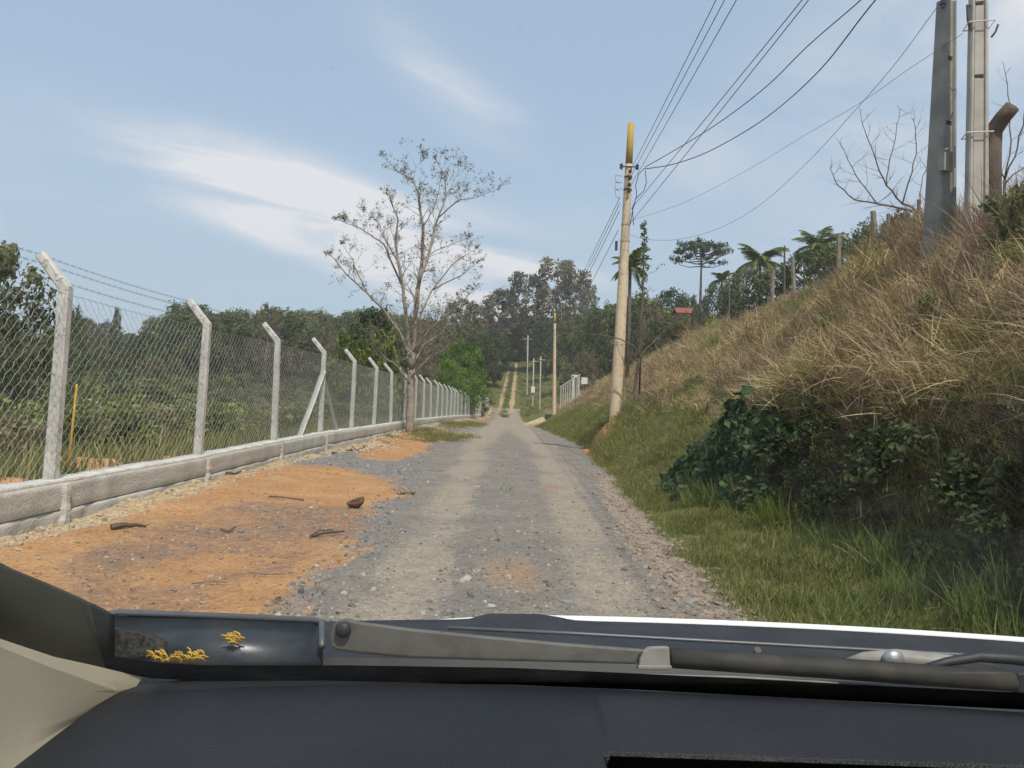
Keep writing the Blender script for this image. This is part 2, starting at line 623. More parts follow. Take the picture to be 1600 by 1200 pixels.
GREY_A, GREY_B = (.200, .177, .152), (.245, .216, .178)
MT['road'] = ground_mat('road_gravel', GREY_A, GREY_B, [(0, (.335, .28, .212), (.29, .242, .185)), (1, (.34, .22, .14), (.28, .205, .145)), (2, (.27, .21, .155), (.34, .275, .205))])
MT['shoulder'] = ground_mat('orange_soil', (.39, .205, .088), (.45, .255, .12), [(1, (.235, .145, .098), (.32, .19, .108)), (0, (.185, .17, .158), (.235, .215, .19)), (2, (.52, .42, .27), (.40, .30, .18))], grain=True)
MT['valley'] = ground_mat('valley_soil', (.10, .085, .04), (.075, .085, .03), [(0, (.46, .23, .11), (.50, .28, .14)), (1, (.12, .15, .04), (.16, .18, .06))], grain=False)
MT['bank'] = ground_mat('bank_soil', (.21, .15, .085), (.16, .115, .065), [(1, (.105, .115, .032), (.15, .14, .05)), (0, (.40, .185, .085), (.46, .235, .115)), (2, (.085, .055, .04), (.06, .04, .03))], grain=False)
MT['track'] = ground_mat('track_soil', (.42, .31, .185), (.35, .25, .145), [], grain=False)

# ------------------------------------------------------------------ terrain


def tab(y, pts):
    a = np.array(pts, float)
    return np.interp(y, a[:, 0], a[:, 1])


_yy = np.linspace(-60, 500, 5601)
_sl = .122 * ss(86, 112, _yy) * (1 - .75 * ss(205, 250, _yy))
_rz = np.cumsum(_sl) * (_yy[1] - _yy[0])


def road_z(y):
    return np.interp(y, _yy, _rz)


def wig(y, s, seed, a):
    return a * fbm(np.asarray(y, float), np.zeros_like(np.asarray(y, float)) + seed * 7.3, s, seed, 3)


def x_left(y):
    y = np.asarray(y, float)
    return tab(y, [(-20, -1.1), (3, -1.0), (5, -1.08), (7.9, -1.48), (10, -1.5), (11.6, -1.35), (13, -1.7), (20, -2.15), (26, -2.45), (40, -2.6), (60, -2.5), (80, -2.3), (100, -2.3), (130, -2.4), (400, -2.4)]) + wig(y, .7, 3, .34)


def x_right(y):
    y = np.asarray(y, float)
    return tab(y, [(-20, 1.5), (3, 1.5), (5.25, 1.53), (10, 1.72), (13, 2.02), (20, 2.25), (27.8, 2.75), (45, 2.5), (60, 2.0), (80, 1.6), (100, 1.3), (120, 1.3), (400, 2.2)]) + wig(y, .8, 5, .26)


def x_fence(y):
    y = np.asarray(y, float)
    return -4.6 + 1.7 * ss(62, 108, y)


_ft = np.array([  # y, foot x, foot z, lip x, lip z, crest x, crest z
    (-20, 3.1, .15, 3.35, 1.5, 5.2, 3.3), (4, 3.3, .15, 3.55, 1.55, 5.3, 3.35), (8, 3.22, .20, 3.48, 1.65, 5.6, 3.75),
    (10.3, 2.85, .30, 3.25, 1.5, 6.2, 4.1), (12.3, 2.8, .38, 3.7, 1.25, 6.8, 4.55), (18, 2.95, .45, 4.1, 1.5, 8.8, 5.4),
    (25, 3.0, .70, 4.1, 1.65, 11.6, 6.2), (36, 3.4, .6, 4.5, 1.5, 12.5, 6.75), (50, 3.2, .5, 4.6, 1.35, 12.2, 6.8),
    (70, 3.0, .4, 4.7, 1.25, 11.4, 5.7), (90, 2.7, .3, 4.7, 1.1, 9.8, 4.5), (115, 2.6, .2, 5.2, .9, 11, 3.2), (160, 3.6, .2, 7, .8, 15, 2.2), (400, 3.6, .2, 7, .8, 15, 2.0)], float)


def bank_tab(y):
    return [np.interp(y, _ft[:, 0], _ft[:, k]) for k in range(1, 7)]


def h_right(x, y):
    """x >= x_right"""
    xr = x_right(y)
    fx, fz, lx, lz, cx, cz = bank_tab(y)
    z = np.where(x < fx, fz * ss(0, 1, (x - xr) / np.maximum(fx - xr, .05)),
                 np.where(x < lx, fz + (lz - fz) * (x - fx) / (lx - fx),
                          np.where(x < cx, lz + (cz - lz) * (x - lx) / (cx - lx), cz + .25 * ss(0, 3, x - cx) + .01 * (x - cx))))
    k = ss(0, .8, x - xr)
    z = z + k * (.30 * fbm(x, y, .45, 11, 3) + .12 * fbm(x, y, 2.2, 14, 2) + .40 * ss(0, 1.5, x - lx) * (fbm(x, y, .75, 17, 2) - .3))
    return z + road_z(y)


HS = [(-20, 0), (0, 0), (7.8, .03), (11.4, .09), (15, .15), (22, .10), (30, .25), (38, .30), (60, .28), (100, .2), (400, .2)]


def h_left(x, y):
    xl, xf = x_left(y), x_fence(y)
    hs = tab(y, HS)
    t = np.clip((xl - x) / np.maximum(xl - xf, .2), 0, 1)
    z_in = hs * ss(0, 1, t) + ss(0, .5, xl - x) * (.07 * fbm(x, y, 1.1, 21, 3) + .018 * fbm(x, y, 5.0, 25, 2))
    u = np.maximum(xf - .1 - x, 0)
    val = hs + .10 * ss(0, .3, u) - 1.3 * ss(1.5, 14, u)
    hill = 2.2 * ss(8, 36, u) + 7.2 * ss(28, 135, u + .06 * y) + 3.5 * fbm(x, y, .018, 31, 3) * ss(25, 80, u)
    z_out = val + hill + .5 * fbm(x, y, .2, 33, 3) * ss(1, 8, u)
    w = 1 - .85 * ss(25, 110, u)
    return np.where(x > xf - .1, z_in, z_out) + road_z(y) * w


def h_road(x, y):
    xt1 = tab(y, [(0, -.62), (5, -.66), (13, -.80), (26, -1.15), (60, -1.2), (110, -.9)])
    xt2 = tab(y, [(0, .72), (5, .75), (13, .90), (26, 1.2), (60, .7), (110, .1)])
    rut = np.exp(-((x - xt1) / .26) ** 2) + np.exp(-((x - xt2) / .26) ** 2)
    return (.045 * fbm(x, y, .8, 41, 4) - .028 * rut) * (1 - ss(60, 100, y)) + road_z(y)


def hz(x, y):
    x = np.asarray(x, float)
    y = np.asarray(y, float)
    xl, xr = x_left(y), x_right(y)
    # the road's edges ease into both sides
    zr = h_road(x, y)
    zl = h_left(np.minimum(x, xl), y) + h_road(xl, y) - road_z(y)
    zz = h_right(np.maximum(x, xr), y) + h_road(xr, y) - road_z(y)
    return np.where(x < xl, zl, np.where(x > xr, zz, zr))


YS = np.concatenate([np.arange(-12, 2.5, .5), np.arange(2.5, 15, .07)])
_s = .07
_l = [YS[-1]]
while _l[-1] < 420:
    _s *= 1.022
    _l.append(_l[-1] + min(_s, 6))
YS = np.concatenate([YS, _l[1:]])


def poly_in(px, py, poly):
    ins = np.zeros(px.shape, bool)
    n = len(poly)
    for i in range(n):
        x1, y1 = poly[i]
        x2, y2 = poly[(i + 1) % n]
        c = ((y1 > py) != (y2 > py)) & (px < (x2 - x1) * (py - y1) / (y2 - y1 + 1e-12) + x1)
        ins ^= c
    return ins


def soft_poly(X, Y, poly, soft=.18, n=10, seed=0):
    rg = np.random.default_rng(seed)
    acc = np.zeros(X.shape)
    for _ in range(n):
        dx, dy = rg.normal(0, soft, 2)
        acc += poly_in(X + dx, Y + dy * 2, poly)
    return acc / n


def strip(name, xcols, ys, mat, maskf=None, label=None, cat=None):
    """xcols(y) -> (len(y), m) x positions"""
    X = xcols(ys)
    Y = np.repeat(ys[:, None], X.shape[1], 1)
    Z = hz(X, Y)
    m = X.shape[1]
    V = np.stack([X, Y, Z], -1).reshape(-1, 3)
    i = np.arange(len(ys) - 1)[:, None] * m + np.arange(m - 1)[None, :]
    Fq = np.stack([i, i + 1, i + 1 + m, i + m], -1).reshape(-1, 4)
    me = mesh_np(name, V, Fq, MT[mat], smooth=True)
    if maskf is not None:
        c = maskf(X, Y)
        a = me.attributes.new('mask', 'FLOAT_COLOR', 'POINT')
        C4 = np.concatenate([c.reshape(-1, 3), np.ones((len(V), 1))], 1).astype(np.float32)
        a.data.foreach_set('color', C4.ravel())
    o = bpy.data.objects.new(name, me)
    link(o)
    tag(o, label, cat, kind='structure')
    return o


def gp(pts):
    return [G(*p) for p in pts]


PG_GRAVEL = gp([(432, 712), (520, 703), (600, 697), (700, 690), (800, 690), (760, 770), (668, 764), (620, 750), (540, 736), (440, 737)])
PG_ORANGE2 = gp([(565, 700), (640, 690), (690, 692), (690, 708), (620, 722), (560, 722)])
PG_BROWN = gp([(120, 868), (250, 812), (400, 784), (565, 788), (588, 805), (575, 835), (500, 852), (460, 885), (395, 912), (350, 960), (260, 1010), (60, 960)])
PG_STREAK = gp([(170, 885), (300, 852), (430, 868), (300, 905), (210, 920)])


def mask_road(X, Y):
    xt1 = tab(Y, [(0, -.62), (5, -.66), (13, -.80), (26, -1.15), (60, -1.2), (110, -.9)])
    xt2 = tab(Y, [(0, .72), (5, .75), (13, .90), (26, 1.2), (60, .7), (110, .1)])
    w = tab(Y, [(0, .32), (13, .38), (30, .6), (60, .8)])
    wob = .12 * fbm(X, Y, .35, 51, 2)
    du = np.exp(-((X - xt1 + wob) / w) ** 2) * .95 + np.exp(-((X - xt2 - wob) / w) ** 2) * 1.0
    du = np.clip(du * (.80 + .65 * fbm(X, Y, 1.1, 52, 3)) + .06 + .35 * ss(18, 60, Y), 0, 1)
    pink = np.clip(.75 * np.exp(-(((X - .05) / .35) ** 2 + ((Y - 6.2) / .8) ** 2)) + .8 * np.exp(-(((X - .75) / .35) ** 2 + ((Y - 13.5) / .6) ** 2)) + .25 * vn(X, Y, 1.2, 55), 0, 1)
    xr = x_right(Y)
    crust = np.exp(-((X - xr + .22) / .22) ** 2) * (.85 * ss(5, 6.5, Y) * (1 - ss(13, 18, Y)) + .25)
    return np.stack([du, pink, crust], -1)


def mask_shoulder(X, Y):
    g = soft_poly(X, Y, PG_GRAVEL, .30, 24, 1) * (1 - .8 * soft_poly(X, Y, PG_ORANGE2, .25, 20, 2))
    xl = x_left(Y)
    g = np.maximum(g, .85 * ss(.55, .0, xl - X) * (.8 + .9 * fbm(X, Y, 1.7, 67, 2)))
    g = np.maximum(g, (.55 + .9 * fbm(X, Y, .5, 61, 2)) * ss(26, 40, Y))
    b = soft_poly(X, Y, PG_BROWN, .18, 20, 3) * (1 - .75 * soft_poly(X, Y, PG_STREAK, .12, 8, 4)) * (.75 + .6 * fbm(X, Y, 1.3, 62, 2))
    p = ss(.75, .12, X - x_fence(Y) - .12) * (.6 + .8 * fbm(X, Y, .9, 63, 2))
    return np.clip(np.stack([g, b, p], -1), 0, 1)


def mask_valley(X, Y):
    u = x_fence(Y) - X
    o_ = np.clip(np.exp(-(((u - 1.3) / .9) ** 2)) * ss(5, 8, Y) * ss(17, 13, Y) + .25 * vn(X, Y, .3, 71), 0, 1)
    g = np.clip(.5 + fbm(X, Y, .15, 72, 3), 0, 1)
    return np.stack([o_, g, 0 * g], -1)


def mask_bank(X, Y):
    fx, fz, lx, lz, cx, cz = bank_tab(Y)
    xr = x_right(Y)
    g = np.clip(1.0 - ss(-.1, 1.0, (X - fx) - np.where(Y > 11.5, .9, -.2)) + .25 * vn(X, Y, .8, 81), 0, 1)
    g = np.maximum(g, ss(95, 115, Y))
    sc1 = np.exp(-(((X - 2.95) / .55) ** 2 + ((Y - 24.5) / 2.6) ** 2)) * 1.2
    sc2 = np.exp(-(((X - 3.78) / .3) ** 2 + ((Y - 6.2) / .6) ** 2)) * 1.0
    sc3 = np.exp(-(((X - 3.6) / .22) ** 2 + ((Y - 8.9) / .5) ** 2)) * .9
    sc4 = .5 * np.exp(-((X - xr) / .22) ** 2) * ss(11, 14, Y) * ss(45, 30, Y)
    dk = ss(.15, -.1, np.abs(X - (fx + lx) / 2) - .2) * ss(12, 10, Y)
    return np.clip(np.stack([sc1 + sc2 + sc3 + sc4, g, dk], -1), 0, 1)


def lerp_cols(a, b, n, e=1.0):
    t = np.linspace(0, 1, n) ** e
    return a[:, None] * (1 - t) + b[:, None] * t


YR = YS[YS < 112]
YF = YS[YS >= 110.5]
strip('road', lambda y: lerp_cols(x_left(y), x_right(y), 44), YS[YS < 112], 'road', mask_road, 'grey gravel road with two dusty wheel tracks running straight ahead', 'road')
strip('grass_track_ground', lambda y: lerp_cols(x_left(y), x_right(y), 10), YS[np.searchsorted(YS, 112) - 1:], 'bank', mask_bank, 'green grass slope under the wheel tracks on the far hill', 'ground')
strip('left_verge', lambda y: lerp_cols(x_fence(y) - .1, x_left(y), 6), YS[np.searchsorted(YS, 112) - 1:], 'bank', mask_bank, 'grassy verge left of the far hill tracks', 'verge')
strip('dirt_shoulder', lambda y: lerp_cols(x_fence(y) - .1, x_left(y), 44), YS[YS < 112], 'shoulder', mask_shoulder, 'orange dirt shoulder between the low wall and the gravel road', 'ground')
strip('valley_ground', lambda y: np.concatenate([lerp_cols(x_fence(y) - 420, x_fence(y) - 40, 50, .8), lerp_cols(x_fence(y) - 40, x_fence(y) - .1, 60, .6)[:, 1:]], 1), YS[::2], 'valley', mask_valley, 'overgrown valley and hillside behind the fence', 'terrain')


def bank_cols(y):
    fx, fz, lx, lz, cx, cz = bank_tab(y)
    xr = x_right(y)
    return np.concatenate([lerp_cols(xr, fx, 16), lerp_cols(fx, lx, 9)[:, 1:], lerp_cols(lx, cx, 26)[:, 1:], lerp_cols(cx, cx + 8, 8)[:, 1:], lerp_cols(cx + 8, cx + 330, 26, 1.6)[:, 1:]], 1)


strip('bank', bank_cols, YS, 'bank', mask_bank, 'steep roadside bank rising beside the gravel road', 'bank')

# two wheel tracks climbing the far hill
YT = YS[(YS > 104) & (YS < 330)]
for nm, off, lab in (('dirt_track', -.80, 'left sandy wheel track climbing the far hill'), ('dirt_track', .80, 'right sandy wheel track climbing the far hill')):
    cxl = tab(YT, [(100, -.7), (112, -.75), (160, -.25), (200, .15), (330, 1.0)]) + off
    wdt = .34 + wig(YT, .25, 9 + int(off > 0), .30)
    Xc = np.stack([cxl - wdt, cxl - wdt * .3, cxl + wdt * .3, cxl + wdt], 1)
    Yc = np.repeat(YT[:, None], 4, 1)
    Zc = hz(Xc, Yc) + .03
    V = np.stack([Xc, Yc, Zc], -1).reshape(-1, 3)
    i = np.arange(len(YT) - 1)[:, None] * 4 + np.arange(3)[None, :]
    me = mesh_np('dirt_track', V, np.stack([i, i + 1, i + 5, i + 4], -1).reshape(-1, 4), MT['track'], smooth=True)
    tag(obj_from('dirt_track', me), lab, 'track', kind='structure')

# ------------------------------------------------------------------ scatter by geometry nodes
PROTO = {}


def proto_coll(name, meshes):
    c = bpy.data.collections.new(name)
    for i, me in enumerate(meshes):
        o = bpy.data.objects.new(f'{name}_{i}', me)
        c.objects.link(o)
    PROTO[name] = (c, len(meshes))
    return c


def scatter(name, proto, pts, rot, scl, label, cat, seed=0, kind='stuff'):
    coll, n = PROTO[proto]
    pts = np.asarray(pts, np.float32)
    me = bpy.data.meshes.new(name)
    me.vertices.add(len(pts))
    me.vertices.foreach_set('co', pts.ravel())
    rg = np.random.default_rng(seed)
    a = me.attributes.new('rot', 'FLOAT_VECTOR', 'POINT')
    a.data.foreach_set('vector', np.asarray(rot, np.float32).ravel())
    a = me.attributes.new('scl', 'FLOAT_VECTOR', 'POINT')
    s3 = np.asarray(scl, np.float32)
    if s3.ndim == 1:
        s3 = np.repeat(s3[:, None], 3, 1)
    a.data.foreach_set('vector', s3.ravel())
    a = me.attributes.new('idx', 'INT', 'POINT')
    a.data.foreach_set('value', rg.integers(0, n, len(pts)).astype(np.int32))
    o = bpy.data.objects.new(name, me)
    link(o)
    g = bpy.data.node_groups.new('scatter_' + name, 'GeometryNodeTree')
    g.interface.new_socket('Geometry', in_out='INPUT', socket_type='NodeSocketGeometry')
    g.interface.new_socket('Geometry', in_out='OUTPUT', socket_type='NodeSocketGeometry')
    gi, go = g.nodes.new('NodeGroupInput'), g.nodes.new('NodeGroupOutput')
    ip = g.nodes.new('GeometryNodeInstanceOnPoints')
    ci = g.nodes.new('GeometryNodeCollectionInfo')
    ci.inputs['Collection'].default_value = coll
    ci.inputs['Separate Children'].default_value = True
    ci.inputs['Reset Children'].default_value = True
    ip.inputs['Pick Instance'].default_value = True

    def na(nm, dt):
        q = g.nodes.new('GeometryNodeInputNamedAttribute')
        q.data_type = dt
        q.inputs['Name'].default_value = nm
        return q.outputs['Attribute']
    er = g.nodes.new('FunctionNodeEulerToRotation')
    g.links.new(na('rot', 'FLOAT_VECTOR'), er.inputs[0])
    g.links.new(gi.outputs[0], ip.inputs['Points'])
    g.links.new(ci.outputs[0], ip.inputs['Instance'])
    g.links.new(na('idx', 'INT'), ip.inputs['Instance Index'])
    g.links.new(er.outputs[0], ip.inputs['Rotation'])
    g.links.new(na('scl', 'FLOAT_VECTOR'), ip.inputs['Scale'])
    g.links.new(ip.outputs[0], go.inputs[0])
    md = o.modifiers.new('scatter', 'NODES')
    md.node_group = g
    tag(o, label, cat, kind=kind)
    return o


def blades(seed, n, rad, lmin, lmax, w, lean, droop, seg=4, tlo=.2, thi=.8, az0=None, azs=math.pi):
    rg = random.Random(seed)
    m = MB()
    for _ in range(n):
        a = rg.uniform(0, 2 * math.pi)
        r = rad * math.sqrt(rg.random())
        p = Vector((r * math.cos(a), r * math.sin(a), -.03))
        az = rg.uniform(0, 2 * math.pi) if az0 is None else az0 + rg.gauss(0, azs)
        tl = abs(rg.gauss(0, lean))
        d = Vector((math.sin(tl) * math.cos(az), math.sin(tl) * math.sin(az), math.cos(tl)))
        L = rg.uniform(lmin, lmax)
        sd = Vector((-math.sin(az + rg.uniform(-.8, .8)), math.cos(az + rg.uniform(-.8, .8)), rg.uniform(-.2, .2))).normalized()
        dr = droop * rg.uniform(.3, 1.3)
        ww = w * rg.uniform(.6, 1.3)
        vs, fs = [], []
        for k in range(seg + 1):
            t = k / seg
            hw = ww * (1 - t ** 1.6) * .5
            if k < seg:
                vs += [p - sd * hw, p + sd * hw]
            else:
                vs.append(p)
            p = p + d * (L / seg)
            d = (d + Vector((math.cos(az) * dr * .35, math.sin(az) * dr * .35, -dr)) * (1.0 / seg) + Vector((rg.gauss(0, .05), rg.gauss(0, .05), 0))).normalized()
        for k in range(seg - 1):
            fs.append((2 * k, 2 * k + 1, 2 * k + 3, 2 * k + 2))
        fs.append((2 * seg - 2, 2 * seg - 1, 2 * seg))
        m.add(vs, fs, rg.uniform(tlo, thi))
    return m


def leaf_cloud(seed, clumps, n_per, size, flat=.0, aspect=.5, tspread=.25, tbase=.5, up=.35):
    """diamond leaves round clump centres -> V, F, tint"""
    rg = np.random.default_rng(seed)
    Vs, Ts = [], []
    for (c, r) in clumps:
        n = max(4, int(n_per * (r[0] if isinstance(r, (tuple, list)) else r) ** 0 * 1))
        rr = np.array(r if isinstance(r, (tuple, list)) else (r, r, r))
        d = rg.normal(size=(n, 3))
        d /= np.linalg.norm(d, axis=1)[:, None] + 1e-9
        q = np.array(c) + d * rr * (rg.random((n, 1)) ** .45)
        a = rg.normal(size=(n, 3))
        nn = d * .8 + rg.normal(size=(n, 3)) * .6 + np.array([0, 0, up])
        nn /= np.linalg.norm(nn, axis=1)[:, None]
        a -= nn * np.sum(a * nn, 1)[:, None]
        a /= np.linalg.norm(a, axis=1)[:, None] + 1e-9
        b = np.cross(nn, a)
        s = size * rg.uniform(.6, 1.4, (n, 1))
        quad = np.stack([q - a * s, q + b * s * aspect + nn * s * .12, q + a * s, q - b * s * aspect + nn * s * .12], 1)
        Vs.append(quad.reshape(-1, 3))
        ct = tbase + rg.normal(0, tspread * .55)
        Ts.append(np.repeat(np.clip(ct + rg.normal(0, tspread * .5, n), 0, 1), 4))
    V = np.concatenate(Vs)
    T = np.concatenate(Ts)
    Fq = np.arange(len(V)).reshape(-1, 4)
    return V, Fq, T


def leaf_mesh(name, mat, *a, **k):
    V, Fq, T = leaf_cloud(*a, **k)
    return mesh_np(name, V, Fq, MT[mat], T)


# tree prototypes, unit height ------------------------------------------------


def tree_proto(kind, seed):
    """returns trunk mesh, crown mesh for a tree of height 1, crown radius about cr"""
    rg = random.Random(seed)
    mb = MB()
    if kind == 'euc':
        z0, cr, ncl, per, ls, cs, mt, tr = .26, .27, 60, 62, .0165, .066, 'leaf_euc', .012
    elif kind == 'round':
        z0, cr, ncl, per, ls, cs, mt, tr = .12, .50, 54, 95, .022, .115, 'leaf_far', .022
    elif kind == 'dark':
        z0, cr, ncl, per, ls, cs, mt, tr = .15, .42, 58, 95, .020, .105, 'leaf_dark', .020
    elif kind == 'bright':
        z0, cr, ncl, per, ls, cs, mt, tr = .06, .50, 60, 110, .020, .11, 'leaf_bright', .018
    elif kind == 'lime':
        z0, cr, ncl, per, ls, cs, mt, tr = .10, .55, 40, 60, .034, .12, 'leaf_lime', .018
    elif kind == 'brown':
        z0, cr, ncl, per, ls, cs, mt, tr = .15, .45, 44, 60, .014, .11, 'leaf_brown', .016
    else:  # open, see-through
        z0, cr, ncl, per, ls, cs, mt, tr = .28, .40, 34, 70, .013, .065, 'leaf_sparse', .013
    lean = Vector((rg.uniform(-.03, .03), rg.uniform(-.03, .03), 0))
    tp = [Vector((0, 0, -.04)) + lean * t + Vector((rg.gauss(0, .006), rg.gauss(0, .006), 0)) * (t > 0) + Vector((0, 0, .9 * t + .04 * (t > 0))) for t in (0, .15, .3, .45, .6, .75, .9, 1)]
    mb.tube(tp, [tr * (1 - .85 * i / 7) for i in range(8)], 6)
    clumps = []
    for i in range(ncl):
        u = (i + rg.random()) / ncl
        z = z0 + (1 - z0 - cs * .5) * u
        if kind == 'euc':
            prof = .45 + .75 * math.sin(math.pi * min(1, u * .95 + .08)) * (.55 + .45 * rg.random())
        else:
            prof = math.sin(math.pi * (u * .80 + .14)) ** .7
        rad = cr * prof * (.35 + .65 * math.sqrt(rg.random()))
        a = i * 2.399 + rg.uniform(-.5, .5)
        c = Vector((rad * math.cos(a), rad * math.sin(a), z)) + lean * z
        r = cs * rg.uniform(.6, 1.35)
        clumps.append((tuple(c), (r, r, r * .75)))
        if i % 2 == 0:
            zb = max(z0 * .6, z - rad * rg.uniform(.6, 1.1))
            k = min(7, max(0, zb * 7 / .95))
            b0 = tp[int(k)].lerp(tp[min(7, int(k) + 1)], k - int(k))
            md = b0.lerp(c, .5) + Vector((rg.gauss(0, .02), rg.gauss(0, .02), -.015))
            mb.tube([b0, md, c], [tr * .45, tr * .28, tr * .10], 5, cap=False)
    tm = mb.mesh('trunk', MT['bark_pale' if kind in ('euc', 'open') else 'bark_brown'], True)
    V, Fq, T = leaf_cloud(seed + 7, clumps, per, ls, tbase=.48, tspread=.42)
    return tm, mesh_np('crown', V, Fq, MT[mt], T)


TREES = {k: [tree_proto(k, 100 + 17 * i + sum(map(ord, k))) for i in range(n)] for k, n in (('euc', 3), ('round', 3), ('dark', 3), ('bright', 2), ('lime', 1), ('brown', 2), ('open', 2))}
_tr = random.Random(4)


def place_tree(px, py_top, d, w_px, kind, label, name='tree', group=None, base=None):
    top = P(px, py_top, d)
    x, y = top.x, d
    z0 = float(hz(x, y)) if base is None else base
    H = max(1.5, top.z - z0)
    W = w_px * d / F
    cr0 = {'euc': .58, 'round': 1.1, 'dark': .95, 'bright': 1.1, 'lime': 1.2, 'brown': 1.0, 'open': .85}[kind]
    e = empty(name, (x, y, z0), _tr.uniform(0, 6.28), label, 'tree', group)
    e.scale = (W / cr0, W / cr0, H)
    tm, cm = _tr.choice(TREES[kind])
    obj_from('trunk', tm, e)
    obj_from('crown', cm, e)
    return e


# ------------------------------------------------------------------ scatter prototypes
proto_coll('dry_tuft', [blades(s, 60, .22, .06, .34, .010, 1.05, .4, 4, .0, 1.0).mesh('dry_tuft', MT['dry']) for s in range(5)])
proto_coll('dry_weed', [blades(s, 34, .26, .15, .58, .009, 1.0, .3, 4, .0, .9).mesh('dry_weed', MT['dry_dark']) for s in range(20, 24)])
proto_coll('stalk', [blades(s, 9, .14, .35, 1.05, .011, .6, 1.3, 7, .2, .9, az0=math.pi, azs=1.1).mesh('stalk', MT['stalk']) for s in range(30, 35)])
proto_coll('short_grass', [blades(s, 75, .20, .03, .11, .007, .7, .6, 3, .05, 1.0).mesh('short_grass', MT['green']) for s in range(40, 44)])
proto_coll('tall_grass', [blades(s, 30, .12, .25, .62, .010, .38, .9, 5, .1, .9).mesh('tall_grass', MT['green_lush']) for s in range(50, 54)])
proto_coll('mat_grass', [blades(s, 60, .5, .15, .5, .03, .5, .6, 3, .05, .9).mesh('mat_grass', MT['green']) for s in range(60, 63)])


def bush_proto(seed, mat, n=300, size=.055, flowers=False, R_=.5):
    rg = random.Random(seed)
    cl = []
    for i in range(11):
        a = rg.uniform(0, 6.28)
        r = R_ * math.sqrt(rg.random()) * .8
        cl.append(((r * math.cos(a), r * math.sin(a), rg.uniform(.15, .8)), rg.uniform(.14, .26)))
    V, Fq, T = leaf_cloud(seed, cl, n // 11, size, tspread=.45)
    me = mesh_np('bush', V, Fq, MT[mat], T)
    if flowers:
        me.materials.append(MT['flower_white'])
        pol = [p.index for p in me.polygons if p.center.z > .74 and rg.random() < .28]
        for i in pol:
            me.polygons[i].material_index = 1
    return me


proto_coll('bush_green', [bush_proto(s, 'leaf_brush', 420) for s in range(70, 74)])
proto_coll('bush_olive', [bush_proto(s, 'leaf_olive', 380, .05) for s in range(80, 83)])
proto_coll('bush_dark', [bush_proto(s, 'leaf_dark', 420, .06) for s in range(90, 93)])
proto_coll('bush_brown', [bush_proto(s, 'leaf_brown', 900, .017) for s in range(110, 113)])
proto_coll('bush_plant', [bush_proto(s, 'leaf_plant', 200, .12) for s in range(120, 123)])
proto_coll('bush_flower', [bush_proto(s, 'leaf_brush', 400, .05, True) for s in range(95, 97)])
proto_coll('wood_tree', [TREES[k][i][1] for k, i in (('round', 0), ('round', 1), ('round', 2), ('dark', 0))])
proto_coll('wood_tree_olive', [TREES[k][i][1] for k, i in (('brown', 0), ('open', 0), ('euc', 0), ('euc', 1))])


def rock_mesh(seed, mat, flat=.7):
    rg = random.Random(seed)
    m = MB()
    m.sphere((0, 0, 0), 1, 6, 4, (1, rg.uniform(.6, .95), flat), rng=rg, rough=.28)
    return m.mesh('stone', MT[mat])


proto_coll('gravel', [rock_mesh(s, 'gravel') for s in range(5)])
proto_coll('crumb', [rock_mesh(s, 'crumb', .5) for s in range(10, 14)])
proto_coll('crust', [rock_mesh(s, 'stone_brown', .35) for s in range(20, 24)])
proto_coll('rubble', [rock_mesh(s, 'stone_pale', .6) for s in range(30, 34)])
RG = np.random.default_rng(12)


def yrand(n, y0, y1, p=1.0):
    """denser near the camera"""
    u = RG.random(n)
    if p == 0:
        return y0 + (y1 - y0) * u
    a, b = y0 ** (1 - p) if p != 1 else 0, 0
    if p == 1:
        return y0 * (y1 / y0) ** u
    return (y0 ** (1 - p) + u * (y1 ** (1 - p) - y0 ** (1 - p))) ** (1 / (1 - p))


def rots(n, tilt=.15):
    return np.stack([RG.normal(0, tilt, n), RG.normal(0, tilt, n), RG.uniform(0, 6.283, n)], 1)


def slope_rots(n, tilt=.65, jit=.3):
    out_ = np.empty((n, 3))
    sp_, ti, tj = RG.uniform(0, 6.283, n), RG.normal(tilt, jit, n), RG.normal(0, jit, n)
    for i in range(n):
        e = (Matrix.Rotation(-ti[i], 3, 'Y') @ Matrix.Rotation(tj[i], 3, 'X') @ Matrix.Rotation(sp_[i], 3, 'Z')).to_euler()
        out_[i] = e[:]
    return out_


def xyz(x, y, dz=0.0):
    return np.stack([x, y, hz(x, y) + dz], 1)


# gravel on the road and grey patches
n = 11000
y = yrand(n, 3.8, 34, 1.6)
xl, xr = x_left(y), x_right(y)
x = xl - .25 + (xr - xl + .35) * RG.random(n)
m_ = mask_road(x, y)
keep = RG.random(n) > m_[..., 0] * .85
x, y = x[keep], y[keep]
s = RG.gamma(1.1, .0055, len(x)) + .0035
s = np.minimum(s, .045)
scatter('gravel', 'gravel', xyz(x, y, -.001), rots(len(x), .5), s, 'loose grey gravel stones strewn over the road', 'gravel', 1)
n = 6500
y = yrand(n, 4.2, 30, 1.4)
x = x_fence(y) + .15 + (x_left(y) - x_fence(y) - .1) * RG.random(n)
m_ = mask_shoulder(x, y)
keep = RG.random(n) < .30 + .65 * np.maximum(m_[..., 0], m_[..., 1])
x, y = x[keep], y[keep]
s = np.minimum(RG.gamma(2.0, .0045, len(x)) + .005, .04)
gre = mask_shoulder(x, y)[..., 0] + .5 * mask_shoulder(x, y)[..., 1] > .35
scatter('shoulder_gravel', 'gravel', xyz(x, y, 0)[gre], rots(gre.sum(), .5), s[gre], 'bluish gravel scattered over the orange shoulder', 'gravel', 2)
scatter('soil_crumbs', 'crumb', xyz(x, y, 0)[~gre], rots((~gre).sum(), .4), s[~gre], 'small brown soil crumbs on the orange shoulder', 'soil', 3)
